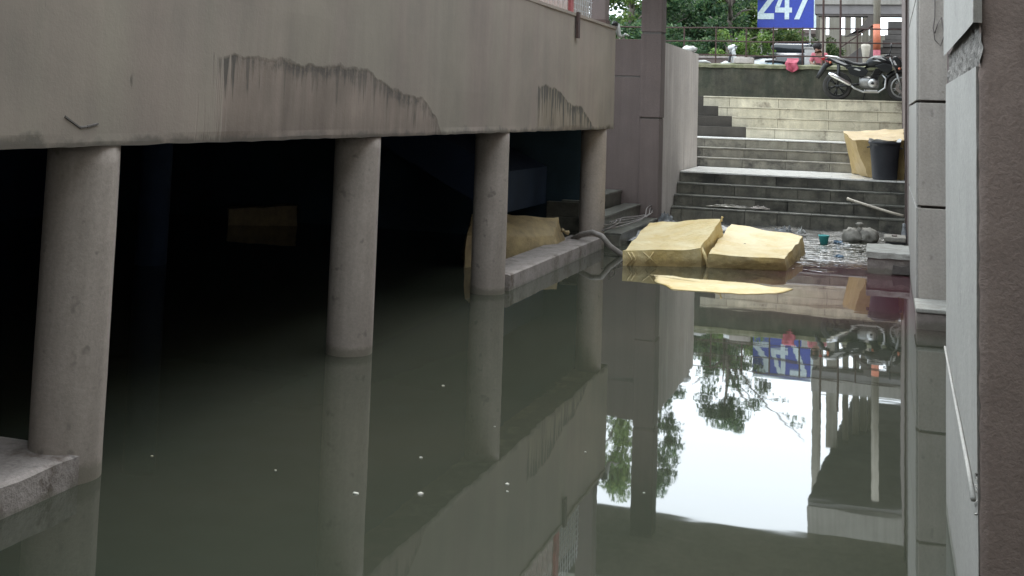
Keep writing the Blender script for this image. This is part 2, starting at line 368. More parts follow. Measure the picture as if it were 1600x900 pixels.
def link(name, me, mat, parent=None, smooth=False):
    if mat and not me.materials: me.materials.append(M[mat] if isinstance(mat, str) else mat)
    if smooth: me.polygons.foreach_set('use_smooth', [True]*len(me.polygons))
    o = bpy.data.objects.new(name, me); C.objects.link(o)
    if parent: adopt(o, parent)
    return o
def root_loc(p):
    l = Vector(p.location)
    while p.parent: p = p.parent; l += Vector(p.location)
    return l
def adopt(o, parent):
    o.parent = parent
    r = parent
    while r.parent: r = r.parent
    if parent.parent is None: o.matrix_parent_inverse = Matrix.Translation(-Vector(r.location)) if r.type == 'EMPTY' and r.get('world') else Matrix()
def tag(o, label=None, cat=None, group=None, kind=None):
    for k, v in (('label', label), ('category', cat), ('group', group), ('kind', kind)):
        if v: o[k] = v
    return o
def thing(name, loc, label=None, cat=None, group=None, kind=None, rz=0, world=True):
    """Empty at the base of a thing. world=True: parts are given in world coordinates."""
    o = bpy.data.objects.new(name, None); C.objects.link(o); o.location = loc; o.empty_display_size = .2
    o.rotation_euler.z = rz
    if world: o['world'] = 1
    return tag(o, label, cat, group, kind)
def copy_tree(o, parent=None):
    c = o.copy(); C.objects.link(c)
    if parent: c.parent = parent
    for ch in list(o.children): copy_tree(ch, c)
    return c
def wob(p, k=1., s=.05): return noise.noise(Vector(p)*k)*s

# ================================================================ setting: ground, water, upper level
MB().box(-400, 400, -300, 900, -1.2, -.9).build('pit_ground', 'mud').__setitem__('kind', 'structure')
wt = MB(); wt.add([(-16, -14, 0), (9, -14, 0), (9, 23.2, 0), (-16, 23.2, 0)], [(0, 1, 2, 3)])
tag(wt.build('water', 'water'), 'still brown green flood water filling the sunken lane', kind='structure')
g = MB(); g.box(-300, 300, 31.05, 900, 2.4, 3.35); tag(g.build('road', 'road'), kind='structure')
g = MB(); g.box(-14, 5, 29.5, 30.72, 1.2, 2.592); tag(g.build('upper_pavement', 'upground'), kind='structure')
g = MB(); g.box(.345, 40, -30, 31.0, -.85, -.2); tag(g.build('ground_right', 'mud'), kind='structure')

# ================================================================ left building
B = thing('parking_building', (-9, 8, 0), 'concrete building with stained plaster band over dark flooded undercroft on round columns', 'building')
# stained beam and parapet: gridded face with slightly uneven arris
def beam():
    mb = MB(); ys = list(np.arange(-3, 18.31, .11)); ys[-1] = 18.3
    prof = lambda y: [(-4.202, 1.86), (-4.199, 1.885), (-4.2, 1.93), (-4.2, 2.3), (-4.2, 2.8), (-4.2, 3.3), (-4.2, 3.46), (-4.185, 3.47), (-4.185, 3.51), (-4.44, 3.51), (-4.44, 2.7), (-4.62, 2.7), (-4.62, 1.87)]
    vs = []; k = 13
    for y in ys:
        for i, (x, z) in enumerate(prof(y)):
            if i in (0, 1): z += wob((y, 0, 3), 3, .008)+wob((y, 5, 3), 11, .006); x += wob((y, 9, 1), 5, .002)
            if 2 <= i <= 6: x += wob((y, z*2, 0), .7, .012)
            vs.append((x, y, z))
    fs = [(a*k+i, a*k+(i+1) % k, (a+1)*k+(i+1) % k, (a+1)*k+i) for a in range(len(ys)-1) for i in range(k)]
    fs += [tuple(range(k)), tuple(range((len(ys)-1)*k, len(ys)*k))]
    mb.add(vs, fs); return mb
beam().build('parapet_beam', 'facade', B)
for y in (1.98, 5.62, 9.26, 12.9, 17.86):
    mb = MB(); r0 = .2
    zs = [-.6, -.01, .03, .2, .6, 1.0, 1.4, 1.75, 1.868]
    mb.lathe([(r0+wob((y, z, 1), 3, .004), z) for z in zs], (-4.41, y, 0), n=40)
    mb.build('column', 'column', B, smooth=True)
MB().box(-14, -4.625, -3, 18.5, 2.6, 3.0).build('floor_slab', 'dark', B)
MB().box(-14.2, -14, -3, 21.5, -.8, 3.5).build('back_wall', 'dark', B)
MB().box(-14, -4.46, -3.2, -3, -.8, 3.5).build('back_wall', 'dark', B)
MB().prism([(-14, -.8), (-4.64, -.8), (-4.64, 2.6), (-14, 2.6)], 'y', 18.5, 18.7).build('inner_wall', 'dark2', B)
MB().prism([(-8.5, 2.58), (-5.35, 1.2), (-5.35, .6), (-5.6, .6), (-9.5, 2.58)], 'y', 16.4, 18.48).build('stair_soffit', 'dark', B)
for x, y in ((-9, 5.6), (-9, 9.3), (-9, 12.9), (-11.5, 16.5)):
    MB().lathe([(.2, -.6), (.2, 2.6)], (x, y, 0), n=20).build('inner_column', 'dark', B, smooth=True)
# ledges beside the columns
def ledge(name, x0, x1, y0, y1, h):
    ys = np.linspace(y0, y1, max(3, int((y1-y0)/.12))); vs = []; k = 5
    for y in ys:
        e = wob((y, 2, 0), 6, .018)+wob((y, 7, 0), 19, .008)
        e *= .5
        vs += [(x1+e*.4, y, -.6), (x1+e*.4, y, h*.55), (x1+e, y, h-.012+wob((y, 1, 1), 8, .012)), (x1-.03+e, y, h), (x0, y, h)]
    fs = [(a*k+i, a*k+i+1, (a+1)*k+i+1, (a+1)*k+i) for a in range(len(ys)-1) for i in range(k-1)]
    fs += [tuple(range(k))+(0,)][:0]
    mb = MB().add(vs, fs)
    mb.add([vs[0], vs[1], vs[2], vs[3], vs[4], (x0, y0, -.6)], [(0, 1, 2, 3, 4, 5)])
    L = (len(ys)-1)*k
    mb.add([vs[L], vs[L+1], vs[L+2], vs[L+3], vs[L+4], (x0, y1, -.6)], [(0, 1, 2, 3, 4, 5)])
    return mb.build(name, 'ledge', B)
ledge('ledge', -5.6, -4.235, 3.6, 5.6, .17)
ledge('ledge', -4.70, -4.215, 13.12, 17.75, .19)
# upper column at the corner, railing, pipe
MB().box(-4.46, -4.2, 17.55, 17.81, 3.512, 5.5).build('upper_column', 'brown', B, bevel=.01)
MB().box(-4.475, -4.185, 17.53, 17.83, 3.513, 3.57).build('column_collar', 'rust', B)
R_ = MB().box(-4.35, -4.28, 9.0, 15.6, 4.42, 4.48).build('top_rail', 'red', B)
proto = None
for i in range(27):
    y = 9.1+i*.25
    if proto is None:
        proto = MB().box(-4.35, -4.28, -.04, .04, 3.511, 4.42).build('railing_bar', 'bar', B)
        proto.location.y = y
    else:
        o = proto.copy(); C.objects.link(o); o.location.y = y
MB().box(-4.36, -4.24, 15.62, 15.78, 3.50, 4.6).build('gate_post', 'red', B, bevel=.006)
MB().box(-4.184, -4.15, 15.72, 15.83, 3.16, 3.53).build('rusty_strip', 'rust', B, bevel=.005)
mesh = MB()
for i in range(9): mesh.box(-4.30, -4.292, 15.95+i*.13, 15.965+i*.13, 3.55, 4.4)
for i in range(9): mesh.box(-4.31, -4.301, 15.9, 17.1, 3.6+i*.09, 3.612+i*.09)
mesh.build('wire_mesh', 'silver', B)
MB().box(-4.40, -4.36, 15.9, 17.1, 3.52, 4.2).build('grey_panel', 'pier_front', B)
cr = MB()
pts = [(5.17, 2.025), (5.30, 1.965), (5.36, 1.97), (5.45, 1.985)]
for (a, b2), (c, d) in zip(pts, pts[1:]): cr.tube([(-4.198, a, b2), (-4.198, c, d)], [.008, .006], 5)
cr.build('crack', 'groove', B)

# brown wall, pillar, pale side wall at the foot of the stairs
bw = thing('brown_wall', (-5.5, 21.5, 0), 'dull brown plaster wall behind the last round column, left of the square pillar', 'wall')
MB().box(-13.8, -4.42, 21.5, 21.72, -.6, 2.795).build('wall_panel', 'brown', bw)
MB().box(-13.8, -4.42, 21.515, 21.72, 2.795, 2.825).build('joint', 'groove', bw)
MB().box(-13.8, -4.42, 21.5, 21.72, 2.825, 3.5).build('wall_panel', 'brown', bw)
pl = thing('square_pillar', (-4.23, 22, 0), 'tall square brown pillar holding the footbridge between brown wall and pale wall', 'pillar')
MB().box(-4.415, -4.045, 21.45, 21.85, -.6, 2.02).build('shaft', 'brown', pl, bevel=.012)
MB().box(-4.40, -4.06, 21.47, 21.83, 2.02, 2.05).build('joint', 'groove', pl)
MB().box(-4.43, -4.035, 21.44, 21.86, 2.05, 3.62).build('shaft', 'brown', pl, bevel=.012)
MB().box(-4.41, -4.05, 21.46, 21.84, 3.62, 3.66).build('joint', 'groove', pl)
MB().box(-4.43, -4.03, 21.44, 21.86, 3.66, 5.5).build('shaft', 'brown', pl, bevel=.012)
lw = thing('pale_side_wall', (-4.2, 24, 0), 'pale weathered plaster wall flanking the left side of the stairs', 'wall')
def panel(y0, y1, nm='wall_panel'):
    MB().box(-4.35, -4.08, y0, y1, -.5, 3.5).build(nm, 'lightwall', lw, bevel=.006)
panel(21.87, 24.42); panel(24.436, 25.3); panel(25.316, 26.25)
MB().box(-4.33, -4.10, 21.9, 26.2, -.5, 3.48).build('core', 'groove', lw)
# small side steps going up to the left behind the last column
ss = thing('side_steps', (-4.6, 20, 0), 'three low dirty steps rising left behind the last round column', 'steps')
for i, (x, z, y1) in enumerate(((-4.06, .16, 21.44), (-4.38, .40, 21.44), (-4.75, .64, 21.49))):
    MB().box(-5.3, x, 18.35-i*.0, y1, -.5 if i == 0 else z-.24, z).build('step', 'tile_lo', ss, bevel=.008)
    MB().box(x-.3, x+.018, 18.36, y1+.003, z+.003, z+.035).build('tread_edge', 'tread_lo', ss, bevel=.006)

# footbridge slab crossing the lane
fb = thing('footbridge', (-2, 20, 5.5), 'grey concrete slab bridge crossing over the lane, seen mirrored in the water', 'bridge')
MB().box(-9, 4.2, 19.3, 22.7, 5.503, 5.85).build('deck_slab', 'slab', fb, bevel=.02)
MB().box(-9, 4.2, 22.5, 22.68, 5.853, 6.5).build('parapet', 'slab', fb)

# ================================================================ right-hand wall and piers
def pier_panel(parent, x0, y0, x1, y1, z0, z1, mat, bev=.01, nm='panel'):
    return MB().box(x0, x1, y0, y1, z0, z1).build(nm, mat, parent, bevel=bev)
rp = thing('grooved_pier', (.5, 14, 0), 'grey beige grooved pier standing in water with concrete plinth, behind the near pier', 'pier')
for z0, z1 in ((-.5, 1.19), (1.22, 2.35), (2.38, 3.52), (3.55, 6.5)):
    # one panel per course: front face and the pale lane-side face
    pier_panel(rp, .335, 13.62, 1.2, 13.9, z0, z1, 'pier_front', nm='front_panel')
    pier_panel(rp, .31, 13.66, .333, 18.2, z0, z1, 'pier_pale', .004, nm='side_panel')
MB().box(.36, 1.2, 13.68, 18.2, -.5, 6.5).build('core', 'groove', rp)
pt = MB(); n_ = 20
pt.box(.30, 1.25, 12.9, 13.6, -.5, .17)
o = pt.build('plinth', 'block', rp, bevel=.02)
MB().box(.29, 1.25, 12.88, 13.605, .172, .215).build('plinth_cap', 'blocktop', rp, bevel=.012)
w1 = MB().tube([(.52, 13.60, 6.0), (.50, 13.58, 3.3), (.485, 13.57, 3.18), (.50, 13.56, 3.05), (.56, 13.57, 2.98), (.6, 13.57, 3.1), (.57, 13.58, 3.3), (.53, 13.58, 3.22), (.5, 13.57, 3.12)], .007, 6)
w1.tube([(.62, 13.60, 6.0), (.63, 13.58, 3.4), (.6, 13.57, 3.05), (.63, 13.57, 2.98)], .01, 6)
w1.tube([(.66, 13.6, 6.), (.655, 13.57, 3.45), (.64, 13.57, 3.15)], .014, 6)
tag(w1.build('hanging_wires', 'wire', None, True), 'loose thin wires with a loop hanging on the grooved pier', 'wires')

nw = thing('near_pier', (.5, 5, 0), 'closest pier at the right edge, pale chipped side face and rough brown front', 'pier')
def wavy_side(z0, z1, y0, y1, x, name, mat, jit=.008):
    ys = np.linspace(y0, y1, 14); zs = np.linspace(z0, z1, max(4, int((z1-z0)/.06)))
    vs = []
    for z in zs:
        for i, y in enumerate(ys):
            yy = y + (wob((z, 3, 0), 9, jit)+wob((z, 8, 0), 31, jit*.6) if i == 0 else 0)
            vs.append((x+wob((y, z, 0), 1.2, .004), yy, z))
    a = len(ys); fs = [(r*a+i, r*a+i+1, (r+1)*a+i+1, (r+1)*a+i) for r in range(len(zs)-1) for i in range(a-1)]
    base = len(vs); vs += [(x+.03, v[1]+.02, v[2]) for v in vs[::a]]
    fs += [(r*a, (r+1)*a, base+r+1, base+r) for r in range(len(zs)-1)]
    return MB().add(vs, fs).build(name, mat, nw)
wavy_side(2.52, 6.5, 4.58, 7.0, .305, 'side_face', 'pier_pale')
wavy_side(-.4, 2.36, 4.64, 7.0, .318, 'side_face', 'pier_pale', .012)
def rough_band():
    ys = np.linspace(4.62, 6.99, 60); zs = np.linspace(2.355, 2.53, 8); vs = []
    for z in zs:
        for y in ys: vs.append((.345+wob((y, z, 0), 14, .014)+wob((y, z, 2), 40, .010)-.012, y, z))
    a = len(ys); return MB().add(vs, [(r*a+i, r*a+i+1, (r+1)*a+i+1, (r+1)*a+i) for r in range(7) for i in range(a-1)])
rough_band().build('mortar_band', 'raw', nw)
MB().box(.35, .55, 4.68, 6.98, -.5, 6.5).build('core', 'raw', nw)
def brown_front():
    zs = np.arange(-.5, 6.5, .045); xs = [.322, .33, .36, .42, .47, .505]; vs = []
    for z in zs:
        for i, x in enumerate(xs):
            e = wob((z, 1, 4), 13, .007)+wob((z, 6, 4), 37, .004) if i < 2 else 0
            notch = .010 if (i < 3 and 2.36 < z < 2.52) else 0
            vs.append((x+e+notch, (4.66 if i == 0 else 4.622)+wob((x*3, z, 0), 6, .006)+notch, z))
    a = len(xs); return MB().add(vs, [(r*a+i, r*a+i+1, (r+1)*a+i+1, (r+1)*a+i) for r in range(len(zs)-1) for i in range(a-1)])
brown_front().build('front_face', 'brown_pier', nw, True)
MB().box(.503, 1.4, 4.50, 7, -.5, 6.5).build('return_panel', 'pier_front', nw, bevel=.012)
# plaster ridge running along the side face, chipped at its near end
rd = MB(); pp = [(.312, 7.0, .90), (.31, 6.3, .865), (.309, 5.6, .83), (.308, 5.0, .80), (.308, 4.72, .765)]
rd.tube(pp, [.006, .007, .008, .009, .011], 6); rd.build('plaster_ridge', 'pier_pale', nw, True)
ch = MB()
for i in range(7):
    y = 4.64+random.random()*.05; z = .74+i*.022
    ch.add([(.318+random.uniform(-.012, .004), y+random.uniform(-.02, .02), z+random.uniform(-.014, .014)) for _ in range(4)]+[(.33, y+.02, z)], [(0, 1, 2), (0, 2, 3), (0, 3, 1), (1, 2, 4), (2, 3, 4), (3, 1, 4)])
ch.build('chipped_plaster', 'pier_pale', nw)
# wall behind the piers on the right, brown edge beside the stairs
rw = thing('right_lane_wall', (.5, 22, 0), 'narrow dark brown wall edge closing the stairs on their right', 'wall')
MB().box(.345, .9, 18.22, 30.7, -.6, 6.5).build('wall_body', 'brown', rw, bevel=.01)
MB().box(.31, .343, 21.9, 22.1, -.6, 6.5).build('corner_strip', 'brown', rw)
rb = thing('right_building', (3, 12, 0), 'tall plain building mass behind the right-hand piers', 'building')
MB().box(1.42, 9, -6, 31, -.6, 9).build('wall', 'pier_front', rb)
bk2 = thing('rear_light_block', (-4, -10, 0), 'unseen plain building added behind the viewer to block sky light', 'building')  # added out of view to hold sky light off the front faces
MB().box(-14, 1.3, -11, -10, -.6, 13).build('wall', 'pier_front', bk2)
MB().box(-14, 1.3, -9.99, .8, 5.6, 6.0).build('overhead_light_block', 'slab', bk2)  # unseen overhang, added to shade the columns from behind the camera
for x in (-11, -7.5, -4): MB().box(x, x+1.4, -9.998, -9.96, 4.5, 6.2).build('window', 'glass', bk2)
rwl = MB().box(.62, 1.41, 7.2, 13.4, -.6, 6.5).build('wall', 'brown', rb)

# ================================================================ stairs, tile by tile
ST = thing('staircase', (-2, 23, 0), 'wide tiled outdoor stairs climbing in three flights from the flood water', 'staircase')
tile_cache = {}
def tile(name, x0, x1, y0, y1, z0, z1, mat):
    key = (name, round(x1-x0, 3), round(y1-y0, 3), round(z1-z0, 3), mat)
    if key not in tile_cache:
        me_o = MB().box(0, x1-x0, 0, y1-y0, 0, z1-z0).build(name, mat, ST, bevel=.004)
        me_o.location = (x0, y0, z0); tile_cache[key] = me_o; o = me_o
    else:
        o = tile_cache[key].copy(); C.objects.link(o); o.location = (x0, y0, z0)
    return o
def row(x0, x1, w, off):
    xs = [x0]; x = x0+off
    while x < x1-.12:
        if x-xs[-1] > .12: xs.append(x)
        x += w
    return xs+[x1]
def step(x0, x1, yf, z0, z1, w, off, rm, tm, tread_d, joints=None):
    xs = row(x0, x1, w, off) if joints is None else [x0]+[j+random.uniform(-.04, .04) for j in joints if x0+.1 < j < x1]+[x1]
    for a, b2 in zip(xs, xs[1:]):
        j = random.uniform(-.003, .003)
        tile('riser_tile', a+.004, b2-.004, yf+j, yf+.02+j, z0+.002, z1-.034, rm)
    xs = row(x0, x1, w*1.0, off*.6+.1)
    for a, b2 in zip(xs, xs[1:]):
        tile('tread_tile', a+.003, b2-.003, yf-.018, yf+tread_d, z1-.03+random.uniform(-.001, .002), z1, tm)
XL, XR = -4.07, .34
F1 = [(23.0, -.1, .30), (23.33, .30, .52), (23.66, .52, .74), (23.99, .74, .96)]
for i, (yf, z0, z1) in enumerate(F1):
    step(XL, XR, yf, z0, z1, .62, .2+.17*i, 'tile_lo', 'tread_lo' if i < 3 else 'landing', .34 if i < 3 else .48)
for k, (a, b2) in enumerate(((24.476, 25.0), (25.006, 25.6), (25.606, 26.2), (26.206, 26.497))):
    xs = row(XL if b2 < 26.3 else -4.07, XR, .9, .3+.2*k)
    for a1, b1 in zip(xs, xs[1:]): tile('landing_tile', a1+.003, b1-.003, a, b2, .93, .96, 'landing')
F2 = [(26.5, .96, 1.17), (26.83, 1.17, 1.39), (27.16, 1.39, 1.61)]
for i, (yf, z0, z1) in enumerate(F2):
    step(-4.5, XR, yf, z0, z1, .95, .45, 'tile_mid', 'tread' if i < 2 else 'landing', .34 if i < 2 else .5)
xs = row(-4.5, XR, .95, .45)
for a1, b1 in zip(xs, xs[1:]): tile('landing_tile', a1+.003, b1-.003, 27.667, 28.197, 1.58, 1.61, 'landing')
F3 = [(28.2, 1.61, 1.86, -3.22), (28.53, 1.86, 2.11, -3.60), (28.86, 2.11, 2.35, -3.98), (29.19, 2.35, 2.60, -4.40)]
for i, (yf, z0, z1, xl) in enumerate(F3):
    step(xl, XR, yf, z0, z1, 1.25, .25+.38*(i % 2)+.38, 'tile_hi', 'tile_hi', .34, [-3.75, -2.52, -1.36, -.18])
MB().prism([(23.03, -.6), (23.03, .265), (23.36, .265), (23.36, .485), (23.69, .485), (23.69, .705), (24.02, .705), (24.02, .925), (26.53, .925), (26.53, 1.135), (26.86, 1.135), (26.86, 1.355), (27.19, 1.355), (27.19, 1.575), (29.4, 1.575), (29.4, -.6)], 'x', -4.5, XR+.003).build('stair_core', 'grout', ST)
for (yf, z0, z1, xl) in F3:
    MB().box(xl+.01, XR+.002, yf+.022, 29.6, z0-.03, z1-.035).build('stair_core', 'grout', ST)
dw = thing('damp_dark_wall', (-4.2, 28.5, 1.6), 'dark damp wall stepping up beneath the left ends of the top flight', 'wall')
for (yf, z0, z1, xl), nx in zip(F3, F3[1:]+[(29.5, 0, 0, -4.9)]):
    MB().box(-4.9, xl-.004, nx[0]-.28, 29.6, z0-.0, z1-.006).build('wall_step', 'darkwall', dw, bevel=.006)
# retaining wall, railing
mw = thing('mossy_retaining_wall', (-2, 30.8, 2.6), 'low mossy dark retaining wall across the top of the stairs, parked motorbike in front', 'wall')
def mossy():
    xs = np.arange(-16, 4.01, .16); vs = []
    for x in xs:
        for i, (y, z) in enumerate(((30.72, 2.3), (30.71, 2.7), (30.71, 3.0), (30.705, 3.3), (30.70, 3.42), (31.03, 3.42), (31.03, 2.3))):
            vs.append((x, y+(wob((x, z*2, 0), 2.5, .03) if i < 5 else 0), z+(wob((x, 1, 9), 1.6, .035) if 4 <= i <= 5 else 0)))
    k = 7; fs = [(a*k+i, a*k+i+1, (a+1)*k+i+1, (a+1)*k+i) for a in range(len(xs)-1) for i in range(k-1)]
    return MB().add(vs, fs)
mossy().build('wall_body', 'moss', mw)
def coping():
    xs = np.arange(-16, 4.01, .12); vs = []
    for x in xs:
        w = wob((x, 3, 0), 4, .03)
        for y, z in ((30.66+w, 3.38+w*.8), (30.65+w, 3.46), (30.75, 3.50+w), (31.04, 3.50+w), (31.05, 3.38)): vs.append((x, y, z))
    k = 5; return MB().add(vs, [(a*k+i, a*k+i+1, (a+1)*k+i+1, (a+1)*k+i) for a in range(len(xs)-1) for i in range(k-1)])
coping().build('coping', 'moss_top', mw)
rl = thing('iron_railing', (-2, 30.9, 3.5), 'rusty iron railing with three thin rails on top of the mossy wall', 'railing')
for z in (4.45, 4.09, 3.72):
    MB().tube([(x, 30.88, z+wob((x, z, 0), .8, .02)) for x in np.arange(-14, 3.1, .5)], .021, 6).build('rail', 'rust', rl)
po = MB().tube([(0, 30.88, 3.45), (0, 30.88, 4.48)], .022, 6).build('post', 'rust', rl)
po.location.x = -2.1
for x in (-12.6, -10.9, -9.2, -7.6, -6.2, -5.2, -4.35, -3.55, -2.85, -1.58, -1.15, -.73, 1.0, 2.4):
    o = po.copy(); C.objects.link(o); o.location.x = x
p2 = MB().tube([(0, 30.86, 3.45), (0, 30.86, 5.2)], .03, 6).build('tall_post', 'rust', rl); p2.location.x = -2.1+.52
o = p2.copy(); C.objects.link(o); o.location.x = -1.15

# ================================================================ tarpaulin bales
def bale(name, corners_top, corners_bot, label, seed=0, sag=.05, n=20, group=None, ears=(), mat='tarp', puff=.0, wr=.035):
    """cuboid of wrapped goods: 4 top and 4 bottom corners (counter-clockwise), wrinkled skin"""
    T = [Vector(p) for p in corners_top]; Bt = [Vector(p) for p in corners_bot]
    def tri(u, v, w):
        a = (T[0]*(1-u)+T[1]*u)*(1-v)+(T[3]*(1-u)+T[2]*u)*v
        b = (Bt[0]*(1-u)+Bt[1]*u)*(1-v)+(Bt[3]*(1-u)+Bt[2]*u)*v
        p = b*(1-w)+a*w
        e = 16*u*(1-u)*v*(1-v)
        if w > .5: p.z += (-sag*e+puff*e)*(w-.5)*2
        ctr = (sum(T, Vector())+sum(Bt, Vector()))/8
        # pull in sharp corners a little
        cu, cv, cw = abs(u-.5)*2, abs(v-.5)*2, abs(w-.5)*2
        k = (cu**6*cv**6+cu**6*cw**6+cv**6*cw**6)*.03
        q = p*3.0+Vector((seed*7.1, 0, 0))
        p += noise.noise_vector(q)*wr*.7
        r = 1-abs(noise.noise(Vector((p.x*1.6+seed+p.y*.8, p.y*3.1-p.x, p.z*2))))*2
        p += (p-ctr).normalized()*max(0, r)**8*wr*.8
        return p
    bm = bmesh.new(); cache = {}
    def V(u, v, w):
        k = (round(u, 4), round(v, 4), round(w, 4))
        if k not in cache: cache[k] = bm.verts.new(tri(u, v, w))
        return cache[k]
    R = [i/n for i in range(n+1)]
    for i in range(n):
        for j in range(n):
            a, b2, c, d = R[i], R[i+1], R[j], R[j+1]
            for w in (0., 1.):
                bm.faces.new([V(a, c, w), V(b2, c, w), V(b2, d, w), V(a, d, w)])
                bm.faces.new([V(a, w, c), V(b2, w, c), V(b2, w, d), V(a, w, d)])
                bm.faces.new([V(w, a, c), V(w, b2, c), V(w, b2, d), V(w, a, d)])
    bmesh.ops.recalc_face_normals(bm, faces=bm.faces)
    me = bpy.data.meshes.new('wrapping'); bm.to_mesh(me); bm.free()
    base = sum(Bt, Vector())/4
    t = thing(name, base, label, 'bale', group)
    o = link('wrapping', me, mat, t, True); me.set_sharp_from_angle(angle=math.radians(38))
    for (pos, d, L) in ears:   # tied, twisted corner of the sheet
        p = Vector(pos); d = Vector(d).normalized(); mb = MB()
        pts = [p+d*L*s+Vector((math.sin(s*6), math.cos(s*5), 0))*L*.08 for s in (0, .25, .5, .75, 1)]
        mb.tube(pts, [L*.30, L*.2, L*.12, L*.2, L*.30], 9); mb.build('tied_corner', mat, t, True)
    return t
G1 = 'yellow tarpaulin bales floating by the stairs'
bale('wrapped_bale', [(-3.50, 16.05, .20), (-2.48, 16.42, .27), (-2.39, 17.85, .57), (-3.70, 18.9, .34)],
     [(-3.52, 16.12, -.3), (-2.47, 16.66, -.3), (-2.42, 18.6, -.25), (-3.7, 18.9, -.3)],
     'left of two yellow wrapped bales floating by the stairs, right corner peaked and tied', 1, .06, 20, G1,
     ears=[((-2.39, 17.82, .54), (.35, .0, .8), .07)])
bale('wrapped_bale', [(-2.36, 16.45, .20), (-1.36, 16.68, .17), (-1.26, 19.0, .27), (-2.42, 19.3, .37)],
     [(-2.40, 16.60, -.3), (-1.30, 17.02, -.3), (-1.18, 19.0, -.3), (-2.4, 19.3, -.3)],
     'right of two yellow wrapped bales floating by the stairs, flat top with dark hole', 5, .03, 20, G1)
st = MB().tube([(-2.50, 16.58, .27), (-2.44, 16.56, .16), (-2.40, 16.6, .02), (-2.41, 16.58, -.05)], [.02, .03, .022, .02], 6)
st.tube([(-2.36, 16.5, .14), (-2.37, 16.55, .02), (-2.36, 16.56, -.04)], .018, 6)
tag(st.build('tarp_strap', 'tarp', None, True), 'loose twisted yellow strap hanging between the two floating bales', 'strap')
MB().lathe([(.001, 0), (.022, .004), (.001, .01)], (-1.98, 17.42, .262), n=8).build('torn_hole', 'groove', [o for o in bpy.data.objects if o.name == 'wrapped_bale.001'][0])
bale('wrapped_bale', [(-5.35, 14.75, .42), (-4.62, 16.45, .30), (-4.70, 16.9, .52), (-5.62, 15.7, .64)],
     [(-5.35, 14.65, -.2), (-4.50, 16.45, .0), (-4.55, 17.1, .0), (-6.1, 16.45, -.2)],
     'dark yellow wrapped bale inside the dark undercroft behind the third column', 9, -.03, 18,
     mat='tarp_dark', ears=[((-4.60, 16.75, .36), (.5, .5, -.25), .13)])
bale('wrapped_bale', [(-10.65, 17.42, .27), (-9.68, 18.0, .34), (-9.9, 18.35, .34), (-10.9, 17.85, .27)],
     [(-10.65, 17.4, -.2), (-9.62, 18.0, -.2), (-9.9, 18.4, -.2), (-10.9, 17.85, -.2)],
     'dim half-sunk bale floating deep in the dark undercroft beyond the first two columns', 12, .02, 10, mat='tarp_dark')
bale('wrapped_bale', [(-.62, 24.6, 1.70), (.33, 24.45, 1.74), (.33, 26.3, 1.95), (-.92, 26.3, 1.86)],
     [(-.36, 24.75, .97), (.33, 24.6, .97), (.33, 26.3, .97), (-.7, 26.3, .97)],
     'large yellow wrapped bale standing on the lower stair landing behind the dark bin', 15, .03, 16, wr=.045, mat='tarp_shaded')

def flat_sheet(poly, z, label, mat):
    n1 = len(poly); c = sum((Vector((*p, 0)) for p in poly), Vector())/n1; ring = []
    for i, p in enumerate(poly):
        q = poly[(i+1) % n1]
        for k in range(6):
            t_ = k/6; x = p[0]*(1-t_)+q[0]*t_; y = p[1]*(1-t_)+q[1]*t_
            ring.append((x+wob((x, y, 1), 3, .05), y+wob((x, y, 2), 3, .16)+wob((x, y, 2), 9, .05)))
    vs = [(c.x, c.y, z+.02)]; L = len(ring)
    for f in (.35, .7, .93, 1.0):
        for x, y in ring: vs.append((c.x+(x-c.x)*f, c.y+(y-c.y)*f, z+.012*(1-f)+abs(wob((x*f, y*f, 3), 3, .02))*(1 if f < 1 else 0)))
    fs = [(0, 1+i, 1+(i+1) % L) for i in range(L)]
    for k in range(3): fs += [(1+k*L+i, 1+k*L+(i+1) % L, 1+(k+1)*L+(i+1) % L, 1+(k+1)*L+i) for i in range(L)]
    o = MB().add(vs, fs).build('floating_tarpaulin', mat, None, True)
    m_ = o.modifiers.new('thick', 'SOLIDIFY'); m_.thickness = .006
    return tag(o, label, 'tarpaulin')
flat_sheet([(-2.98, 15.4), (-2.78, 14.75), (-2.48, 14.15), (-1.91, 14.2), (-1.25, 14.5), (-1.12, 15.0), (-1.53, 15.25), (-2.17, 15.2)], .006,
           'flat pale yellow sheet floating on the water in front of both bales', 'tarp')
ba_ = [o for o in bpy.data.objects if o.name == 'wrapped_bale'][0]
def on_front(f, z, off=.03):    # point on the front face of the left bale
    return Vector((-3.51+1.03*f, 16.06+.40*f-off, z))
for f in (.07, .12):
    MB().tube([on_front(f, .19), on_front(f+.05, .10), on_front(f-.005, .0)], [.009, .013, .009], 6).build('folded_seam', 'tarp', ba_, True)
MB().tube([on_front(.26, .20), on_front(.36, .11), on_front(.44, .03)], [.006, .010, .006], 6).build('folded_seam', 'tarp', ba_, True)
MB().tube([on_front(.40, .20), on_front(.35, .12), on_front(.30, .04)], [.006, .009, .006], 6).build('folded_seam', 'tarp', ba_, True)
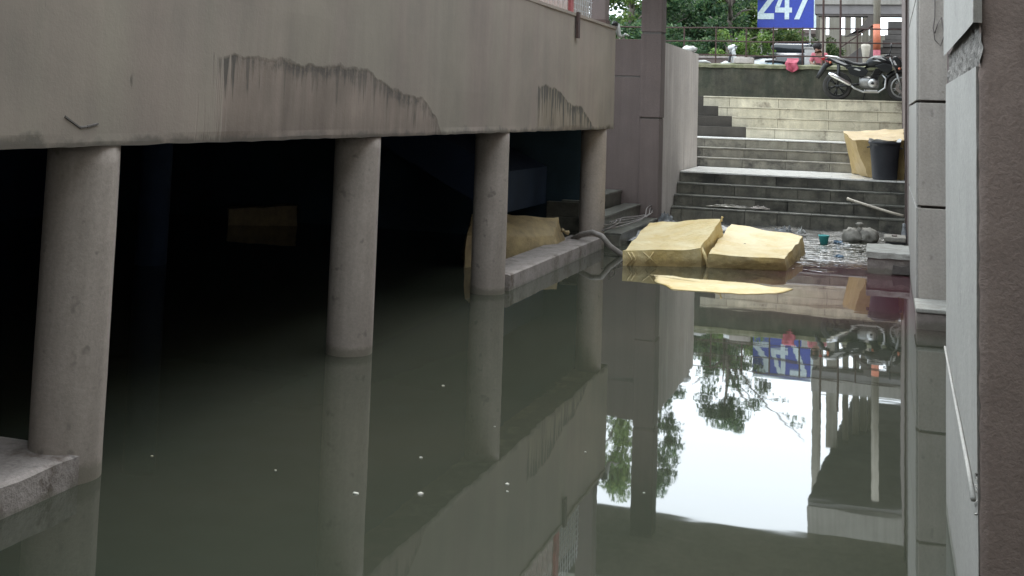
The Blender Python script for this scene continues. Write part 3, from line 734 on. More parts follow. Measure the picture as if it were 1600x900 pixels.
# dark bin on the landing
bn = thing('rubbish_bin', (-.06, 24.3, .96), 'tall dark grey tapered bin on the landing edge in front of a yellow bale', 'bin')
cx, cy = -.04, 24.28
RB = .9
prof = [(.25, .965), (.265, 1.0), (.285, 1.3), (.315, 1.6), (.325, 1.66), (.345, 1.665), (.348, 1.71), (.335, 1.715), (.31, 1.70), (.28, 1.3), (.25, 1.0)]
MB().lathe([(p_*RB, q_) for p_, q_ in prof], (cx, cy, 0), n=36).build('bin_body', 'bin', bn, True)
hd = MB()
for s in (-1, 1): hd.tube([(cx+s*.28, cy-.1, 1.60), (cx+s*.325, cy-.1, 1.59), (cx+s*.325, cy+.1, 1.59), (cx+s*.28, cy+.1, 1.60)], .016, 6)
hd.build('bin_handle', 'bin', bn)
lin = MB(); k = 30; vs = []
for r, z in ((.30, 1.69), (.345, 1.735), (.352, 1.70), (.345, 1.66)):
    for j in range(k):
        a = 2*math.pi*j/k; rr = r*RB+.008*math.sin(a*7+1); zz = z+.018*math.sin(a*5)+(.03 if z > 1.7 else 0)*math.sin(a*3+.5)
        vs.append((cx+rr*math.cos(a), cy+rr*math.sin(a), zz))
lin.add([v for v in vs[:2*k]], [(i, (i+1) % k, k+(i+1) % k, k+i) for i in range(k)])
lin.build('bin_liner', 'white', bn, True)

# stick leaning over the steps
sp_ = MB().tube([(-.72, 23.45, .60), (-.66, 23.4, .585), (-.3, 23.22, .50), (.05, 23.05, .42), (.30, 22.93, .375)], [.035, .028, .026, .026, .026], 8)
tag(sp_.build('pale_pole', 'pvc', None, True), 'pale bent pole lying slanted down the lowest steps on the right', 'pole')
# grey tied sack
sk = thing('tied_sack', (-.43, 21.5, 0), 'lumpy grey sack tied on top, lying at the foot of the stairs', 'sack')
def blob(c, r, seed, k=3, amp=.12, nlat=14, nlon=22):
    vs = []; fs = []
    for i in range(nlat+1):
        th = math.pi*i/nlat
        for j in range(nlon):
            ph = 2*math.pi*j/nlon; d = Vector((math.sin(th)*math.cos(ph), math.sin(th)*math.sin(ph), math.cos(th)))
            q = 1+noise.noise(d*k+Vector((seed, 0, 0)))*amp*2
            vs.append((c[0]+d.x*r[0]*q, c[1]+d.y*r[1]*q, c[2]+d.z*r[2]*q))
    for i in range(nlat):
        for j in range(nlon):
            a = i*nlon+j; b2 = i*nlon+(j+1) % nlon; fs.append((a, b2, b2+nlon, a+nlon))
    return MB().add(vs, fs)
sb = blob((-.56, 21.45, .08), (.19, .22, .15), 2, 4, .16); sb2 = blob((-.32, 21.5, .09), (.2, .22, .15), 6, 4, .16)
sb.add(sb2.v, sb2.f); sb.build('sack_body', 'sack', sk, True)
MB().lathe([(.09, .16), (.035, .24), (.028, .26), (.06, .29), (.075, .31), (.04, .33)], (-.45, 21.45, 0), n=12).build('tied_neck', 'sack', sk, True)
# dark box, jug, teal cup, trash by the stairs
bx = thing('dark_crate', (.15, 20.6, 0), 'small dark flat-topped box with grey lid beside the grooved pier', 'box')
MB().box(-.02, .30, 20.4, 20.9, -.1, .13).build('box_body', 'black_plastic', bx, bevel=.01)
MB().box(-.04, .31, 20.38, 20.92, .132, .21).build('box_lid', 'sack', bx, bevel=.02)
MB().box(.08, .17, 20.5, 20.6, .212, .24).build('lid_stone', 'block', bx, bevel=.01)
jg = MB().lathe([(.001, -.05), (.045, -.05), (.05, .2), (.03, .3), (.028, .36), (.001, .37)], (.29, 21.35, 0), n=14)
tag(jg.build('grey_bottle', 'sheet', None, True), 'upright grey bottle in the corner behind the dark box', 'bottle')
tc_ = thing('teal_cup', (-1.02, 20.7, 0), 'bright teal plastic tub floating right of the yellow bales', 'tub')
MB().lathe([(.06, -.02), (.085, .12), (.095, .13), (.095, .145), (.078, .145), (.06, .03)], (-1.02, 20.7, 0), n=20).build('tub_body', 'teal', tc_, True)
# mortar block with dark opening at the pier foot
bk = thing('mortar_block', (0, 17.8, 0), 'low pinkish grey masonry block with a dark hole at the water edge', 'block')
def rough_box(x0, x1, y0, y1, z0, z1, s, nn=9):
    bm = bmesh.new(); bmesh.ops.create_cube(bm, size=1); bmesh.ops.subdivide_edges(bm, edges=bm.edges, cuts=nn, use_grid_fill=True)
    for v in bm.verts:
        p = Vector(((v.co.x+.5)*(x1-x0)+x0, (v.co.y+.5)*(y1-y0)+y0, (v.co.z+.5)*(z1-z0)+z0))
        p += noise.noise_vector(p*7)*s + noise.noise_vector(p*22)*s*.4; v.co = p
    me = bpy.data.meshes.new('block'); bm.to_mesh(me); bm.free(); return me
link('block_body', rough_box(-.25, .34, 17.15, 18.3, -.3, .22, .015), 'block', bk)
link('block_cap', rough_box(-.27, .34, 17.12, 18.32, .222, .30, .015), 'blocktop', bk)
MB().prism([(.07, .02), (.09, .14), (.2, .12), (.30, .15), (.33, .02)], 'y', 17.115, 17.145).build('dark_hole', 'groove', bk)

# wet rubble shelf at the foot of the stairs, silt edge
def shelf():
    xs = np.linspace(-4.1, .33, 46); ys = np.linspace(20.9, 23.05, 22); vs = []
    for y in ys:
        for x in xs:
            h = -.02+.055*(y-20.9)/2+noise.noise(Vector((x*1.7, y*2.3, 0)))*.05+noise.noise(Vector((x*7, y*7, 3)))*.012
            vs.append((x, y, h))
    a = len(xs); return MB().add(vs, [(r*a+i, r*a+i+1, (r+1)*a+i+1, (r+1)*a+i) for r in range(len(ys)-1) for i in range(a-1)])
M['silt'] = mottled('wet_silt', (.16, .155, .14), tint=(.07, .068, .06), scale=5, rough=.22, bumpk=.6)
tag(shelf().build('silt_bank', 'silt', None, True), kind='structure')
# crumpled plastic sheets
def crumple(name, c, sx, sy, label, mat, seed, hz=.09, cat='plastic sheet', z=.03, rz=0.):
    n1 = 18; vs = []
    for i in range(n1+1):
        for j in range(n1+1):
            u, v = i/n1-.5, j/n1-.5
            x, y = u*sx, v*sy; x, y = x*math.cos(rz)-y*math.sin(rz), x*math.sin(rz)+y*math.cos(rz)
            q = Vector((u*5+seed, v*6, seed)); e = max(0, 1-(u*u+v*v)*3.2)
            x += noise.noise(q+Vector((9, 0, 0)))*.07; y += noise.noise(q+Vector((0, 9, 0)))*.07
            vs.append((c[0]+x, c[1]+y, z+abs(noise.noise(q))*hz*2*e+abs(noise.noise(q*2.3))*hz*e))
    a = n1+1; mb = MB().add(vs, [(r*a+i, r*a+i+1, (r+1)*a+i+1, (r+1)*a+i) for r in range(n1) for i in range(n1)])
    o = mb.build(name, mat); 
    s = o.modifiers.new('thick', 'SOLIDIFY'); s.thickness = .004
    return tag(o, label, cat)
crumple('plastic_sheet', (-3.93, 20.0, 0), .35, 2.2, 'crumpled grey polythene strip along the side steps behind the left floating bale', 'sheet', 1, .12)
crumple('plastic_sheet', (-4.02, 21.75, 0), .5, .6, 'crumpled grey polythene heap at the foot of the square pillar', 'sheet', 3, .2, z=.08)
crumple('plastic_sheet', (-3.0, 21.6, 0), .9, .4, 'thin white plastic scrap lying on silt behind the left floating bale', 'white', 5, .03, z=.06)
crumple('plastic_sheet', (-2.95, 23.2, .3), .8, .14, 'long flattened pale wrapper lying on the first stair tread', 'tread', 8, .05, z=.335)
crumple('plastic_sheet', (-2.35, 23.18, .3), .35, .12, 'small pinkish crumpled scrap at the right end of the pale wrapper on the first tread', 'lightwall', 11, .06, z=.335)
crumple('plastic_sheet', (-1.75, 21.3, 0), .35, .3, 'curled clear plastic piece just behind the right floating bale', 'sheet', 13, .13, z=.06)
crumple('plastic_sheet', (-1.45, 21.6, 0), .12, .12, 'tiny white crumpled paper on the silt left of the grey sack', 'white', 15, .08, z=.06, cat='paper')
lm = {'blue': plain('blue_plastic_scrap', (.12, .19, .27), .5), 'pale': M['white'], 'brown': M['tread']}
M['blue_scrap'] = lm['blue']
for i, (x, y, mt, lb) in enumerate([(-.95, 19.4, 'white', 'dull white scrap floating just right of the right yellow bale corner'),
        (-.70, 18.9, 'blue_scrap', 'muted blue scrap floating closest to the maroon water before the steps'),
        (-.42, 19.7, 'tread', 'grey brown scrap floating midway between mortar block and teal tub'),
        (-.62, 20.4, 'white', 'dull white scrap floating in front of the tied grey sack'),
        (-.80, 21.0, 'blue_scrap', 'muted blue scrap floating between the teal tub and the tied sack'),
        (-.30, 20.2, 'tread', 'grey brown scrap floating left of the small dark box')]):
    sc_ = random.uniform(.05, .1)
    crumple('litter_scrap', (x, y, 0), sc_*1.5, sc_*2, lb, mt, 20+i, .03, 'litter', z=.004, rz=i*.8)
# hose loop and wires around the last column
hz = MB()
hz.tube([(-4.6, 17.3, .15), (-4.39, 17.12, .27), (-4.18, 16.98, .33), (-4.0, 16.85, .30), (-3.9, 16.95, .15), (-3.76, 17.09, .03), (-3.6, 17.2, -.08)], .042, 12)
tag(hz.build('thick_hose', 'hose', None, True), 'thick dusty hose curling off the ledge into the water by the last column', 'hose')
wr = MB()
for s in range(5):
    p = []
    for i in range(15):
        t = i/14; p.append((-4.2+.12*math.sin(t*7+s*1.3)+.05*s-t*.05, 17.6+t*(3.4+.3*s)+.1*math.cos(t*9+s), .24+.10*math.sin(t*4+s)*(1-t)+.03*s+.05))
    wr.tube(p, .009, 5)
tag(wr.build('loose_wires', 'wire', None, True), 'tangle of loose thin wires trailing along the side steps from the last column', 'wires')
# black bundle and white rag at the corner of the upper column
bb = blob((-4.19, 18.22, 3.56), (.05, .12, .035), 4, 6, .5, 9, 12)
tag(bb.build('black_bundle', 'black_plastic', None, True), 'small black knotted bundle at the top corner of the stained band', 'bundle')
rg = MB().tube([(-4.16, 18.28, 3.56), (-4.17, 18.33, 3.47), (-4.15, 18.33, 3.38), (-4.10, 18.34, 3.35)], [.02, .045, .035, .015], 7)
rg.tube([(-4.10, 18.34, 3.35), (-4.05, 18.35, 3.40), (-3.99, 18.36, 3.37)], [.02, .022, .012], 6)
tag(rg.build('white_rag', 'white', None, True), 'white rag dangling from the black bundle at the corner of the stained band', 'rag')
wc = blob((-4.18, 25.6, 3.56), (.16, .16, .08), 8, 4, .3, 8, 12)
tag(wc.build('white_cloth', 'white', None, True), 'crumpled white cloth lying on the far top of the pale side wall', 'cloth')
pc = MB().box(-3.86, -3.34, 30.72, 30.98, 3.50, 3.66)
tag(pc.build('cement_lump', 'lightwall', None, False, .03), 'pale cement block lying on the mossy wall under the railing', 'block')
wp = MB().tube([(-4.85, 30.72, 3.53), (-4.6, 30.71, 3.54), (-4.45, 30.7, 3.50)], [.03, .04, .02], 6)
tag(wp.build('white_scrap', 'white', None, True), 'white scrap on the left end of the mossy wall top', 'scrap')

# floating bits
specks = [(-3.24, 8.5, .018, 'white foam bit floating between the second and third column, the farthest out'),
          (-2.7, 6.75, .018, 'round white foam bit floating in open water right of the second column'),
          (-2.45, 6.14, .026, 'elongated bright foam bit floating nearest the bottom middle of the water'),
          (-2.78, 6.0, .026, 'dull elongated foam bit floating over the mirror image of the second column'),
          (-2.06, 6.49, .018, 'upper bit of the close pair of foam specks right of centre'),
          (-2.02, 6.37, .012, 'lower, fainter bit of the close pair of foam specks right of centre'),
          (-1.8, 7.28, .010, 'tiny speck floating left of the mirrored sky'),
          (-1.3, 6.66, .010, 'tiny speck floating under the left edge of the mirrored sky'),
          (-2.51, 7.59, .010, 'faint speck floating on the mirror image of the third column'),
          (-3.38, 6.18, .010, 'faint grey speck floating left of the mirror image of the second column'),
          (-4.18, 6.12, .012, 'lone pale speck floating just right of the first column')]
for x, y, r, lb in specks:
    e = random.uniform(.4, .8)
    mb = blob((x, y, .002), (r*.72, r*e*.9, r*.3), x*9, 2, .25, 5, 8)
    tag(mb.build('foam_bit', 'foam', None, True), lb, 'foam bit', 'foam bits floating on the flood water')

# ================================================================ motorbike
def wheel(parent, x, z, R, rw, nspoke, disc):
    w = thing('wheel', (x, 0, z), world=False); w.parent = parent
    ty = [(R-rw*.9, -.045), (R-rw*.35, -.058), (R-.008, -.035), (R, 0), (R-.008, .035), (R-rw*.35, .058), (R-rw*.9, .045)]
    MB().lathe(ty+[ty[0]], (0, 0, 0), 'y', 36, cap=False).build('tyre', 'tyre', w, True)
    rm = [(R-rw*1.25, -.04), (R-rw*.88, -.046), (R-rw*.88, .046), (R-rw*1.25, .04), (R-rw*1.25, -.04)]
    mb = MB().lathe(rm, (0, 0, 0), 'y', 36, cap=False); mb.lathe([(.045, -.06), (.045, .06)], (0, 0, 0), 'y', 16)
    for i in range(nspoke):
        a = 2*math.pi*i/nspoke+.3; r2 = R-rw*1.2
        for da in (-.12, .12):
            mb.tube([(.04*math.cos(a), 0, .04*math.sin(a)), (r2*math.cos(a+da), 0, r2*math.sin(a+da))], .014, 5)
    mb.build('rim', 'alu_dull' if disc else 'black_plastic', w, True)
    if disc: MB().lathe([(.06, -.068), (.13, -.068), (.13, -.062), (.06, -.062), (.06, -.068)], (0, 0, 0), 'y', 28, cap=False).build('brake_disc', 'chrome', w)
    return w
def motorbike(loc, rz, sc, label):
    t = thing('motorcycle', loc, label, 'motorcycle', world=False); t.rotation_euler = (math.radians(4), 0, rz); t.scale = (sc,)*3
    P = lambda mb, n, m, s=True, b=0: mb.build(n, m, t, s, b)
    R = .315
    wheel(t, 0, R, R, .095, 6, False); wheel(t, 1.35, R, R, .09, 6, True)
    # right side of the bike (y < 0) faces the camera
    P(MB().tube([(0, -.09, R), (.45, -.11, .36)], .022).tube([(0, .09, R), (.45, .11, .36)], .022), 'swing_arm', 'black_plastic')
    P(MB().tube([(.18, .0, .72), (.50, 0, .70), (.95, 0, .84), (1.10, 0, .86)], .022).tube([(1.07, 0, .84), (.85, 0, .55), (.78, 0, .28)], .024).tube([(.50, 0, .70), (.47, 0, .33), (.8, 0, .26)], .02), 'frame', 'black_plastic')
    P(MB().loft([(.60, .80, .09, .05), (.66, .84, .12, .10), (.78, .87, .145, .135), (.95, .87, .15, .135), (1.06, .83, .12, .11), (1.13, .79, .07, .07)], 18), 'fuel_tank', 'bikeblack')
    dk = MB(); 
    dk.prism([(.70, .95), (.80, .985), (.93, .965), (1.03, .90), (.95, .925), (.82, .945)], 'y', -.158, -.118)
    dk.prism([(.74, .885), (.84, .915), (.92, .87), (.86, .875)], 'y', -.156, -.12)
    P(dk, 'tank_decal', 'silver', False, .003)
    P(MB().prism([(.78, .78), (.98, .84), (1.15, .80), (1.16, .70), (1.06, .63), (.94, .66)], 'y', -.165, -.10).prism([(.78, .78), (.98, .84), (1.15, .80), (1.16, .70), (1.06, .63), (.94, .66)], 'y', .10, .165), 'tank_shroud', 'bikeblack', False, .012)
    P(MB().loft([(-.02, .905, .05, .02), (.08, .90, .10, .035), (.22, .865, .13, .035), (.34, .815, .13, .035), (.48, .795, .135, .04), (.62, .81, .11, .04), (.68, .84, .07, .035)], 16), 'seat', 'seat')
    P(MB().prism([(-.28, .90), (-.20, .945), (.05, .90), (.28, .80), (.32, .72), (.20, .72), (0, .80)], 'y', -.11, .11), 'tail_cowl', 'bikeblack', False, .02)
    P(MB().prism([(-.14, .915), (.02, .885), (.22, .795), (.16, .785), (-.02, .85)], 'y', -.122, -.10), 'tail_decal', 'silver', False, .002)
    P(MB().tube([(.16, -.10, .87), (-.02, -.13, .955), (-.20, -.11, .975), (-.26, 0, .975), (-.20, .11, .975), (-.02, .13, .955), (.16, .10, .87)], .014, 8), 'grab_rail', 'alu')
    P(MB().prism([(-.36, .93), (-.27, .955), (-.27, .885), (-.33, .875)], 'y', -.06, .06), 'tail_lamp', 'redlens', False, .01)
    P(MB().prism([(.20, .72), (.30, .76), (.56, .74), (.66, .66), (.60, .56), (.42, .53), (.27, .58)], 'y', -.14, -.08).prism([(.20, .72), (.30, .76), (.56, .74), (.66, .66), (.60, .56), (.42, .53), (.27, .58)], 'y', .08, .14), 'side_panel', 'bikeblack', False, .015)
    P(MB().prism([(.34, .70), (.46, .66), (.50, .68), (.40, .72)], 'y', -.146, -.138), 'side_decal', 'silver', False)
    P(MB().tube([(-.12, 0, .82), (-.26, 0, .76), (-.36, 0, .60), (-.43, 0, .48)], [.05, .06, .055, .04], 8), 'rear_mudguard', 'black_plastic')
    P(MB().tube([(.02, -.13, .80), (.03, -.14, .55), (.0, -.12, .36)], [.035, .03, .02], 10).tube([(.02, .13, .80), (.03, .14, .55), (.0, .12, .36)], [.035, .03, .02], 10), 'shock_absorber', 'black_plastic')
    en = MB().loft([(.46, .42, .10, .09), (.52, .42, .12, .13), (.70, .40, .12, .13), (.84, .38, .11, .11), (.88, .38, .08, .08)], 14)
    P(en, 'engine_case', 'alu_dull')
    cyl = MB()
    for i in range(6):
        a = Vector((.76+.018*i, 0, .50+.033*i)); cyl.box(a.x-.085, a.x+.085, -.10, .10, a.z, a.z+.013)
    cyl.prism([(.71, .48), (.85, .48), (.94, .70), (.80, .72)], 'y', -.07, .07)
    P(cyl, 'engine_cylinder', 'black_plastic', False)
    P(MB().lathe([(.001, -.168), (.05, -.166), (.085, -.155), (.105, -.12)], (.74, 0, .40), 'y', 24), 'clutch_cover', 'alu')
    P(MB().lathe([(.001, -.174), (.03, -.172), (.032, -.168)], (.74, 0, .40), 'y', 16), 'cover_badge', 'black_plastic')
    P(MB().tube([(.93, -.05, .60), (1.02, -.06, .50), (1.0, -.09, .30), (.86, -.13, .20), (.55, -.14, .20), (.36, -.15, .28), (.24, -.16, .38)], .021, 8), 'exhaust_pipe', 'alu')
    P(MB().tube([(.30, -.165, .34), (.24, -.17, .38), (-.10, -.18, .56), (-.18, -.18, .60)], [.028, .052, .055, .035], 14), 'silencer', 'chrome')
    P(MB().box(.56, .84, -.20, -.14, .205, .235).box(.56, .84, .14, .20, .205, .235), 'foot_rest', 'alu', False, .006)
    for s in (-1, 1):
        P(MB().tube([(1.35, s*.09, R), (1.24, s*.09, .62)], [.03, .026], 10).tube([(1.24, s*.09, .62), (1.10, s*.09, .96)], .018, 8), 'fork_leg', 'alu_dull')
    P(MB().tube([(1.06, 0, .40), (1.10, 0, .55), (1.22, 0, .655), (1.36, 0, .665), (1.5, 0, .60)][0:0] or
      [(1.35+.36*math.cos(a), 0, R+.36*math.sin(a)) for a in [math.radians(d) for d in range(30, 171, 14)]], .055, 8), 'front_mudguard', 'bikeblack')
    P(MB().prism([(1.16, .98), (1.24, 1.0), (1.34, .90), (1.34, .76), (1.25, .70), (1.15, .78)], 'y', -.11, .11), 'headlamp_cowl', 'bikeblack', False, .03)
    P(MB().prism([(1.20, .80), (1.25, .80), (1.20, .90), (1.16, .90)], 'y', -.118, -.108), 'cowl_decal', 'silver', False)
    P(MB().lathe([(.001, .02), (.07, .0), (.085, -.03)], (1.345, 0, .82), 'x', 20), 'headlamp', 'lens')
    P(MB().tube([(1.02, -.36, 1.0), (1.08, -.30, 1.02), (1.14, -.14, 1.0), (1.14, .14, 1.0), (1.08, .30, 1.02), (1.02, .36, 1.0)], .014, 8).tube([(1.0, -.38, .995), (1.06, -.31, 1.015)], .02, 8).tube([(1.0, .38, .995), (1.06, .31, 1.015)], .02, 8), 'handlebar', 'black_plastic')
    for s in (-1, 1):
        mr = P(MB().tube([(1.09, s*.28, 1.02), (1.12, s*.32, 1.13), (1.13, s*.34, 1.17)], .009, 6), 'mirror', 'black_plastic')
        o = MB().lathe([(.001, -.018), (.055, -.012), (.06, .008), (.001, .012)], (1.13, s*.35, 1.21), 'x', 16).build('mirror_glass', 'black_plastic', None, True); o.parent = mr
    P(MB().tube([(1.30, -.10, .72), (1.30, -.20, .73)], [.01, .03], 8).tube([(-.15, -.1, .84), (-.15, -.2, .84)], [.01, .03], 8), 'indicator', 'orange')
    P(MB().tube([(.60, .12, .25), (.54, .30, .0)], .014, 6), 'side_stand', 'black_plastic')
    return t
motorbike((-1.17, 29.75, 2.592), 0, 1.12, 'black motorcycle with silver stripes parked sideways at the top of the stairs')

# ================================================================ beyond the wall
sg = thing('blue_sign', (-3.4, 41, 3.35), 'blue roadside board with big pale digits 247, cut off by the picture top', 'sign')
MB().box(-4.34, -2.42, 41.0, 41.05, 5.21, 6.72).build('board', 'signblue', sg, bevel=.004)
fr = MB(); fr.box(-2.417, -2.34, 40.99, 41.06, 5.21, 6.72).box(-4.34, -2.42, 40.985, 40.998, 6.68, 6.75)
fr.build('board_frame', 'signwhite', sg)
def glyph(polys): 
    mb = MB()
    for p in polys: mb.prism(p, 'y', 40.975, 40.997)
    mb.build('digit', 'signwhite', sg)
s_ = .62/1.0; bx0, bz = -4.33, 5.52
def gl(poly, ox, w=.56, h=1.08): return [(ox+x*w, bz+z*h) for x, z in poly]
glyph([gl([(0, 0), (1, 0), (1, .19), (0, .19)], bx0), gl([(0, .195), (.36, .195), (.97, .62), (.70, .70)], bx0),
       gl([(.70, .703), (.975, .625), (1.0, .78), (.88, .94), (.6, 1.0), (.6, .80)], bx0), gl([(.597, .80), (.597, 1.0), (.3, .98), (.08, .84), (.02, .68), (.3, .66), (.38, .78)], bx0)])
ox = bx0+.60
glyph([gl([(.58, 0), (.85, 0), (.85, 1), (.58, 1)], ox), gl([(0, .22), (.575, .22), (.575, .38), (0, .38)], ox), gl([(.855, .22), (1.02, .22), (1.02, .38), (.855, .38)], ox), gl([(0, .385), (.27, .385), (.575, .86), (.575, 1.0), (.47, 1.0)], ox)])
ox = bx0+1.22
glyph([gl([(0.02, .82), (1.0, .82), (1.0, 1), (0.02, 1)], ox), gl([(.05, 0), (.36, 0), (1.0, .815), (.70, .815)], ox)])
for x in (-4.2, -2.55): MB().box(x-.03, x+.03, 41.06, 41.12, 3.35, 6.7).build('leg', 'pier_pale', sg)

# elevated road and its pillars
vd = thing('elevated_road', (0, 44, 3.35), 'high concrete road deck on pale square pillars beyond the railing on the right', 'bridge')
dkp = [(-2.28, 38), (14, 38), (14, 52), (-1.35, 52)]
MB().prism(dkp, 'z', 9.6, 9.75).build('deck_underside', 'deck_soffit', vd)
MB().prism([(-2.30, 37.9), (14, 37.9), (14, 52.1), (-1.37, 52.1)], 'z', 9.753, 10.75).build('deck_edge', 'deck', vd)
for x0, x1, y in ((-2.56, -2.27, 44.5), (-2.05, -1.66, 44), (-1.52, -1.31, 45), (-1.18, -.95, 46), (-.92, -.68, 46.5), (-.65, -.40, 47)):
    MB().box(x0, x1, y, y+.5, 3.35, 9.598 if x0 > -2.2 else 12.2).build('pillar', 'pillar_pale', vd, bevel=.02)
MB().box(-2.45, 3, 49, 49.3, 3.35, 5.55).build('back_wall', 'pillar_pale', vd)
cb = thing('lower_footbridge', (0, 36, 3.35), 'low concrete footbridge beam spanning above the road behind the railing', 'bridge')
MB().box(-2.10, 6, 36.0, 36.5, 5.28, 5.56).build('beam', 'deck_soffit', cb, bevel=.01)
MB().box(-2.10, 6, 35.94, 36.6, 5.563, 5.92).build('fascia', 'deck', cb, bevel=.01)
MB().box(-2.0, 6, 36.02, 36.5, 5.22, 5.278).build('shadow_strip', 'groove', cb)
MB().box(-1.95, -1.78, 36.1, 36.35, 3.35, 5.21).build('support', 'pillar_pale', cb)
op = thing('striped_pole', (-.28, 34, 3.35), 'pale pole with an orange painted band behind the parked motorcycle', 'pole')
MB().tube([(-.28, 34, 3.35), (-.28, 34, 4.10)], .10, 14).build('pole_base', 'pink', op, True)
MB().tube([(-.28, 34, 4.10), (-.28, 34, 4.82)], .105, 14).build('orange_band', 'orange', op, True)
MB().tube([(-.28, 34, 4.82), (-.28, 34, 8.2)], .10, 14).build('pole_top', 'pillar_pale', op, True)
bl = thing('pale_bollard', (-.57, 33.6, 3.35), 'short cream bollard left of the striped pole', 'bollard')
MB().lathe([(.07, 3.35), (.09, 3.9), (.13, 4.15), (.12, 4.22), (.02, 4.25)], (-.57, 33.6, 0), n=14).build('bollard_body', 'pvc', bl, True)
sw = thing('stacked_stone_wall', (.5, 36, 3.35), 'dark wall of stacked long stone slabs right of the striped pole', 'wall')
z = 3.35; i = 0
while z < 5.0:
    h = .16+.05*((i*7) % 3)/2; x = -.2+(.06*((i*5) % 4))-(0 if z < 4.6 else -.25*(z-4.6)*4)
    while x < 3.2:
        w = random.uniform(.8, 1.5); MB().box(x+.01, x+w, 35.3+random.uniform(-.03, .03), 35.7, z+.008, z+h).build('stone_slab', 'slate', sw, bevel=.012); x += w
    z += h; i += 1
rmp = thing('concrete_ramp', (-.6, 36, 3.35), 'dark grey ramp rising to the right behind the bollard', 'ramp')
MB().prism([(-1.35, 3.36), (-1.35, 3.75), (-.22, 4.62), (-.22, 3.36)], 'y', 34.9, 35.25).build('ramp_side', 'slate', rmp, bevel=.01)
MB().prism([(-1.2, 4.55), (-.9, 4.60), (-.5, 5.2), (-.22, 5.2), (-.22, 4.95), (-.6, 4.75)], 'y', 35.26, 35.5).build('ramp_canopy', 'groove', rmp)
MB().tube([(-1.3, 34.88, 4.2), (-.22, 34.88, 5.0)], .02).build('handrail', 'rust', rmp)
# far building closing the view and boundary wall
bwk = thing('boundary_wall', (-6, 36, 3.35), 'low brown boundary wall beyond the railing under the trees', 'wall')
MB().box(-14, -3.2, 35.6, 35.8, 3.34, 3.86).build('wall_body', 'brown', bwk, bevel=.02)
MB().box(-14, -3.2, 35.57, 35.83, 3.862, 3.93).build('wall_cap', 'ledge', bwk, bevel=.01)

# parked car (seen nearly end-on) behind the scooters
ca = thing('parked_car', (-2.95, 38, 3.35), 'dark car parked behind the scooters with only its roof and windows showing', 'car')
MB().loft([(-3.8, 3.95, .75, .25), (-3.7, 4.0, .85, .35), (-2.2, 4.0, .85, .35), (-2.05, 3.95, .75, .25)][0:0] or [(-3.75, 3.85, 1.9, .30), (-3.7, 3.9, 2.0, .36), (-2.15, 3.9, 2.0, .36), (-2.1, 3.85, 1.9, .30)], 20, 5)
body = MB().loft([(-3.78, 3.85, 1.9, .28), (-3.7, 3.88, 2.0, .34), (-2.2, 3.88, 2.0, .34), (-2.12, 3.85, 1.9, .28)], 24, 5); body.v = [(x, y+39.5, z) for x, y, z in body.v]
body.build('body', 'carpaint', ca, True)
cb2 = MB().loft([(-3.62, 4.33, 1.2, .16), (-3.5, 4.36, 1.05, .22), (-2.4, 4.36, 1.05, .22), (-2.28, 4.33, 1.2, .16)], 20, 4); cb2.v = [(x, y+39.6, z) for x, y, z in cb2.v]
cb2.build('cabin', 'glass', ca, True)
MB().box(-3.45, -2.45, 38.9, 40.3, 4.583, 4.61).build('roof', 'carpaint', ca, bevel=.01)
for x in (-3.72, -2.3):
    for y in (38.3, 40.8): MB().lathe([(.30, x), (.32, x+.05), (.30, x+.14)], (0, y, 3.66), 'x', 20).build('wheel', 'tyre', ca, True)

def scooter(loc, rz, mat, label):
    t = thing('scooter', loc, label, 'scooter', world=False); t.rotation_euler.z = rz
    for x in (0, 1.2):
        w = MB().lathe([(.14, -.04), (.2, -.05), (.235, 0), (.2, .05), (.14, .04), (.14, -.04)], (x, 0, .235), 'y', 24, cap=False).build('wheel', 'tyre', t, True)
        MB().lathe([(.02, -.045), (.14, -.035), (.14, .035), (.02, .045)], (x, 0, .235), 'y', 16).build('rim', 'alu', w)
    MB().loft([(-.32, .62, .06, .05), (-.15, .58, .16, .16), (.15, .52, .19, .22), (.38, .46, .15, .20), (.45, .40, .10, .12)], 16).build('rear_body', mat, t, True)
    MB().loft([(-.25, .76, .10, .03), (0, .77, .15, .045), (.35, .74, .14, .04), (.48, .72, .08, .03)], 14).build('seat', 'seat', t, True)
    MB().box(.35, .85, -.17, .17, .24, .30).build('floorboard', 'black_plastic', t, bevel=.02)
    MB().prism([(.80, .28), (.92, .28), (1.06, .92), (.98, .98), (.90, .60)], 'y', -.20, .20).build('front_shield', mat, t, bevel=.03)
    MB().tube([(1.2, 0, .235), (1.02, 0, .95)], .035, 8).build('fork', 'black_plastic', t)
    MB().loft([(.90, 1.0, .10, .05), (.98, 1.02, .16, .08), (1.08, 1.0, .12, .07), (1.12, .98, .06, .04)], 14).build('handlebar_cowl', mat, t, True)
    MB().tube([(.93, -.34, 1.02), (1.0, 0, 1.04), (.93, .34, 1.02)], .017, 8).build('handlebar', 'black_plastic', t)
    MB().lathe([(.001, .05), (.06, .03), (.07, 0)], (1.1, 0, .99), 'x', 14).build('headlamp', 'lens', t, True)
    for s in (-1, 1): MB().tube([(.98, s*.25, 1.03), (.97, s*.3, 1.2), (.97, s*.33, 1.25)], [.008, .008, .045], 8).build('mirror', 'black_plastic', t, True)
    MB().tube([(1.02, 0, .49), (1.2, 0, .53), (1.38, 0, .47)], [.06, .08, .05], 8).build('front_mudguard', mat, t, True)
    return t
scooter((-3.05, 33.4, 3.35-.42), math.radians(12), 'scooter', 'pale blue scooter parked behind the railing under the blue sign') 
scooter((-3.35, 34.3, 3.35-.25), math.radians(-160), 'scootw', 'whitish scooter parked beyond the pale blue scooter, mostly hidden')
wb = thing('white_crate', (-2, 32.6, 3.35), 'white box standing behind the railing left of the seated person', 'box')
